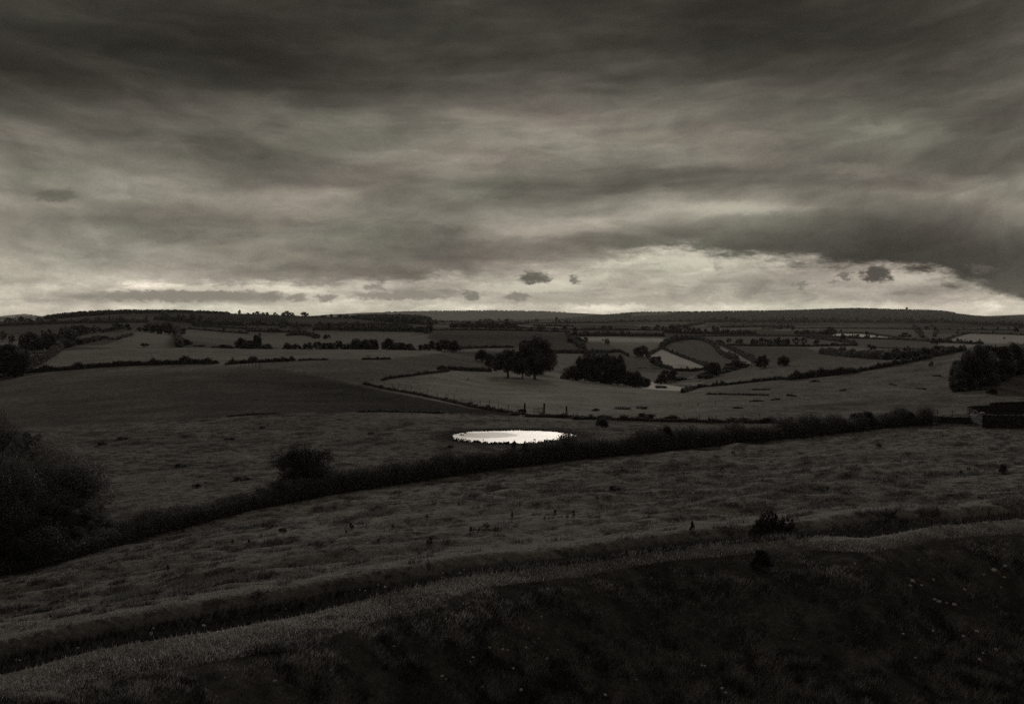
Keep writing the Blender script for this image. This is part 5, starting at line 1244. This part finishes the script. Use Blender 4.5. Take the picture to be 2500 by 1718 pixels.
# small torn clouds and bright rents
PXB = math_n(nt, 'ADD', PXN, math_n(nt, 'MULTIPLY', nz(1 / 26, 1 / 13, 7, .72, 41.0), 110.0)); ROWB = math_n(nt, 'ADD', ROWN, math_n(nt, 'MULTIPLY', nz(1 / 26, 1 / 13, 7, .72, 47.0), 52.0))
BL = [(1303, 679, 30, 13, 84, .35), (1402, 685, 13, 8, 110, .3), (1151, 722, 17, 10, 116, .3), (1262, 725, 24, 9, 122, .4), (934, 684, 11, 6, 108, .4), (914, 699, 22, 7, 128, .4), (2140, 669, 31, 17, 66, .25), (2060, 673, 13, 8, 104, .3), (2036, 690, 10, 5, 120, .4),
      (1955, 695, 13, 6, 120, .4), (1988, 676, 34, 9, 146, .7), (1930, 680, 25, 8, 142, .6), (665, 724, 20, 10, 124, .4), (722, 727, 22, 7, 130, .4), (800, 728, 22, 7, 130, .4), (140, 478, 46, 14, 84, .8), (1090, 565, 34, 12, 88, .8), (1750, 644, 11, 14, 122, .6), (1660, 700, 14, 4, 140, .6),
      (430, 722, 190, 11, 126, .3), (980, 722, 110, 9, 130, .35), (1310, 566, 75, 12, 160, 1.0), (1800, 509, 95, 12, 164, .8), (2140, 320, 60, 12, 128, .9), (2080, 412, 70, 12, 126, .9), (2490, 526, 50, 22, 132, 1.0),
      (1690, 640, 90, 12, 192, .6), (1270, 704, 120, 9, 194, .5), (2250, 678, 55, 10, 180, .6), (600, 704, 240, 5, 200, .6), (2395, 655, 30, 9, 92, .6), (2230, 730, 180, 6, 150, .8), (1500, 735, 300, 7, 160, .8)]
for (px, row, rx, ry, v, soft) in BL:
    a_ = math_n(nt, 'MULTIPLY', math_n(nt, 'SUBTRACT', PXB, px), 1 / rx); b_ = math_n(nt, 'MULTIPLY', math_n(nt, 'SUBTRACT', ROWB, row), 1 / ry)
    r2 = math_n(nt, 'ADD', math_n(nt, 'MULTIPLY', a_, a_), math_n(nt, 'MULTIPLY', b_, b_))
    mr = nt.nodes.new('ShaderNodeMapRange'); mr.interpolation_type = 'SMOOTHSTEP'; L(r2, mr.inputs['Value']); mr.inputs['From Min'].default_value = 2.3; mr.inputs['From Max'].default_value = max(0, .6 - soft)
    mx = nt.nodes.new('ShaderNodeMix'); mx.data_type = 'FLOAT'; L(math_n(nt, 'MULTIPLY', mr.outputs[0], .9 if soft < .5 else .62 if soft < .85 else .38), mx.inputs[0]); L(val, mx.inputs[2]); mx.inputs[3].default_value = v / 255; val = mx.outputs[0]
# unseen sky behind the viewer, dimmed to keep the land backlit
bk = nt.nodes.new('ShaderNodeMapRange'); bk.interpolation_type = 'SMOOTHSTEP'; L(sp.outputs['Y'], bk.inputs['Value']); bk.inputs['From Min'].default_value = -.5; bk.inputs['From Max'].default_value = .25; bk.inputs['To Min'].default_value = .65; bk.inputs['To Max'].default_value = 1.0
val = math_n(nt, 'MULTIPLY', val, bk.outputs[0]); val = math_n(nt, 'MULTIPLY', val, 1.075)
lin = math_n(nt, 'POWER', math_n(nt, 'MAXIMUM', val, .001), 2.25)
sky = nt.nodes.new('ShaderNodeTexSky'); sky.sky_type = 'NISHITA'; sky.sun_disc = False; sky.sun_elevation = SUN_EL; sky.sun_rotation = SUN_AZ
bw = nt.nodes.new('ShaderNodeRGBToBW'); L(sky.outputs[0], bw.inputs[0])
# a little of the clear sky's light filters through the cloud
tot = math_n(nt, 'ADD', lin, math_n(nt, 'MULTIPLY', math_n(nt, 'MINIMUM', bw.outputs[0], 4.0), .0015))
hue = nt.nodes.new('ShaderNodeMix'); hue.data_type = 'RGBA'; hv = nz(1 / 500, 1 / 120, 3, .5, 77.0); L(math_n(nt, 'MULTIPLY_ADD', hv, 2.2, .5, True), hue.inputs[0]); hue.inputs[6].default_value = (1.0, .965, .765, 1); hue.inputs[7].default_value = (1.05, .915, .765, 1)
vs = nt.nodes.new('ShaderNodeVectorMath'); vs.operation = 'SCALE'; L(hue.outputs[2], vs.inputs[0]); L(tot, vs.inputs['Scale'])
bg = nt.nodes.new('ShaderNodeBackground'); L(vs.outputs[0], bg.inputs[0]); bg.inputs[1].default_value = 1.0; L(bg.outputs[0], out.inputs[0])

sc = bpy.context.scene
sc.view_settings.view_transform = 'Standard'; sc.view_settings.look = 'None'; sc.view_settings.exposure = 0; sc.view_settings.gamma = 1
sc.cycles.max_bounces = 5; sc.cycles.diffuse_bounces = 2; sc.cycles.glossy_bounces = 2; sc.cycles.volume_bounces = 0
sc.cycles.use_denoising = False
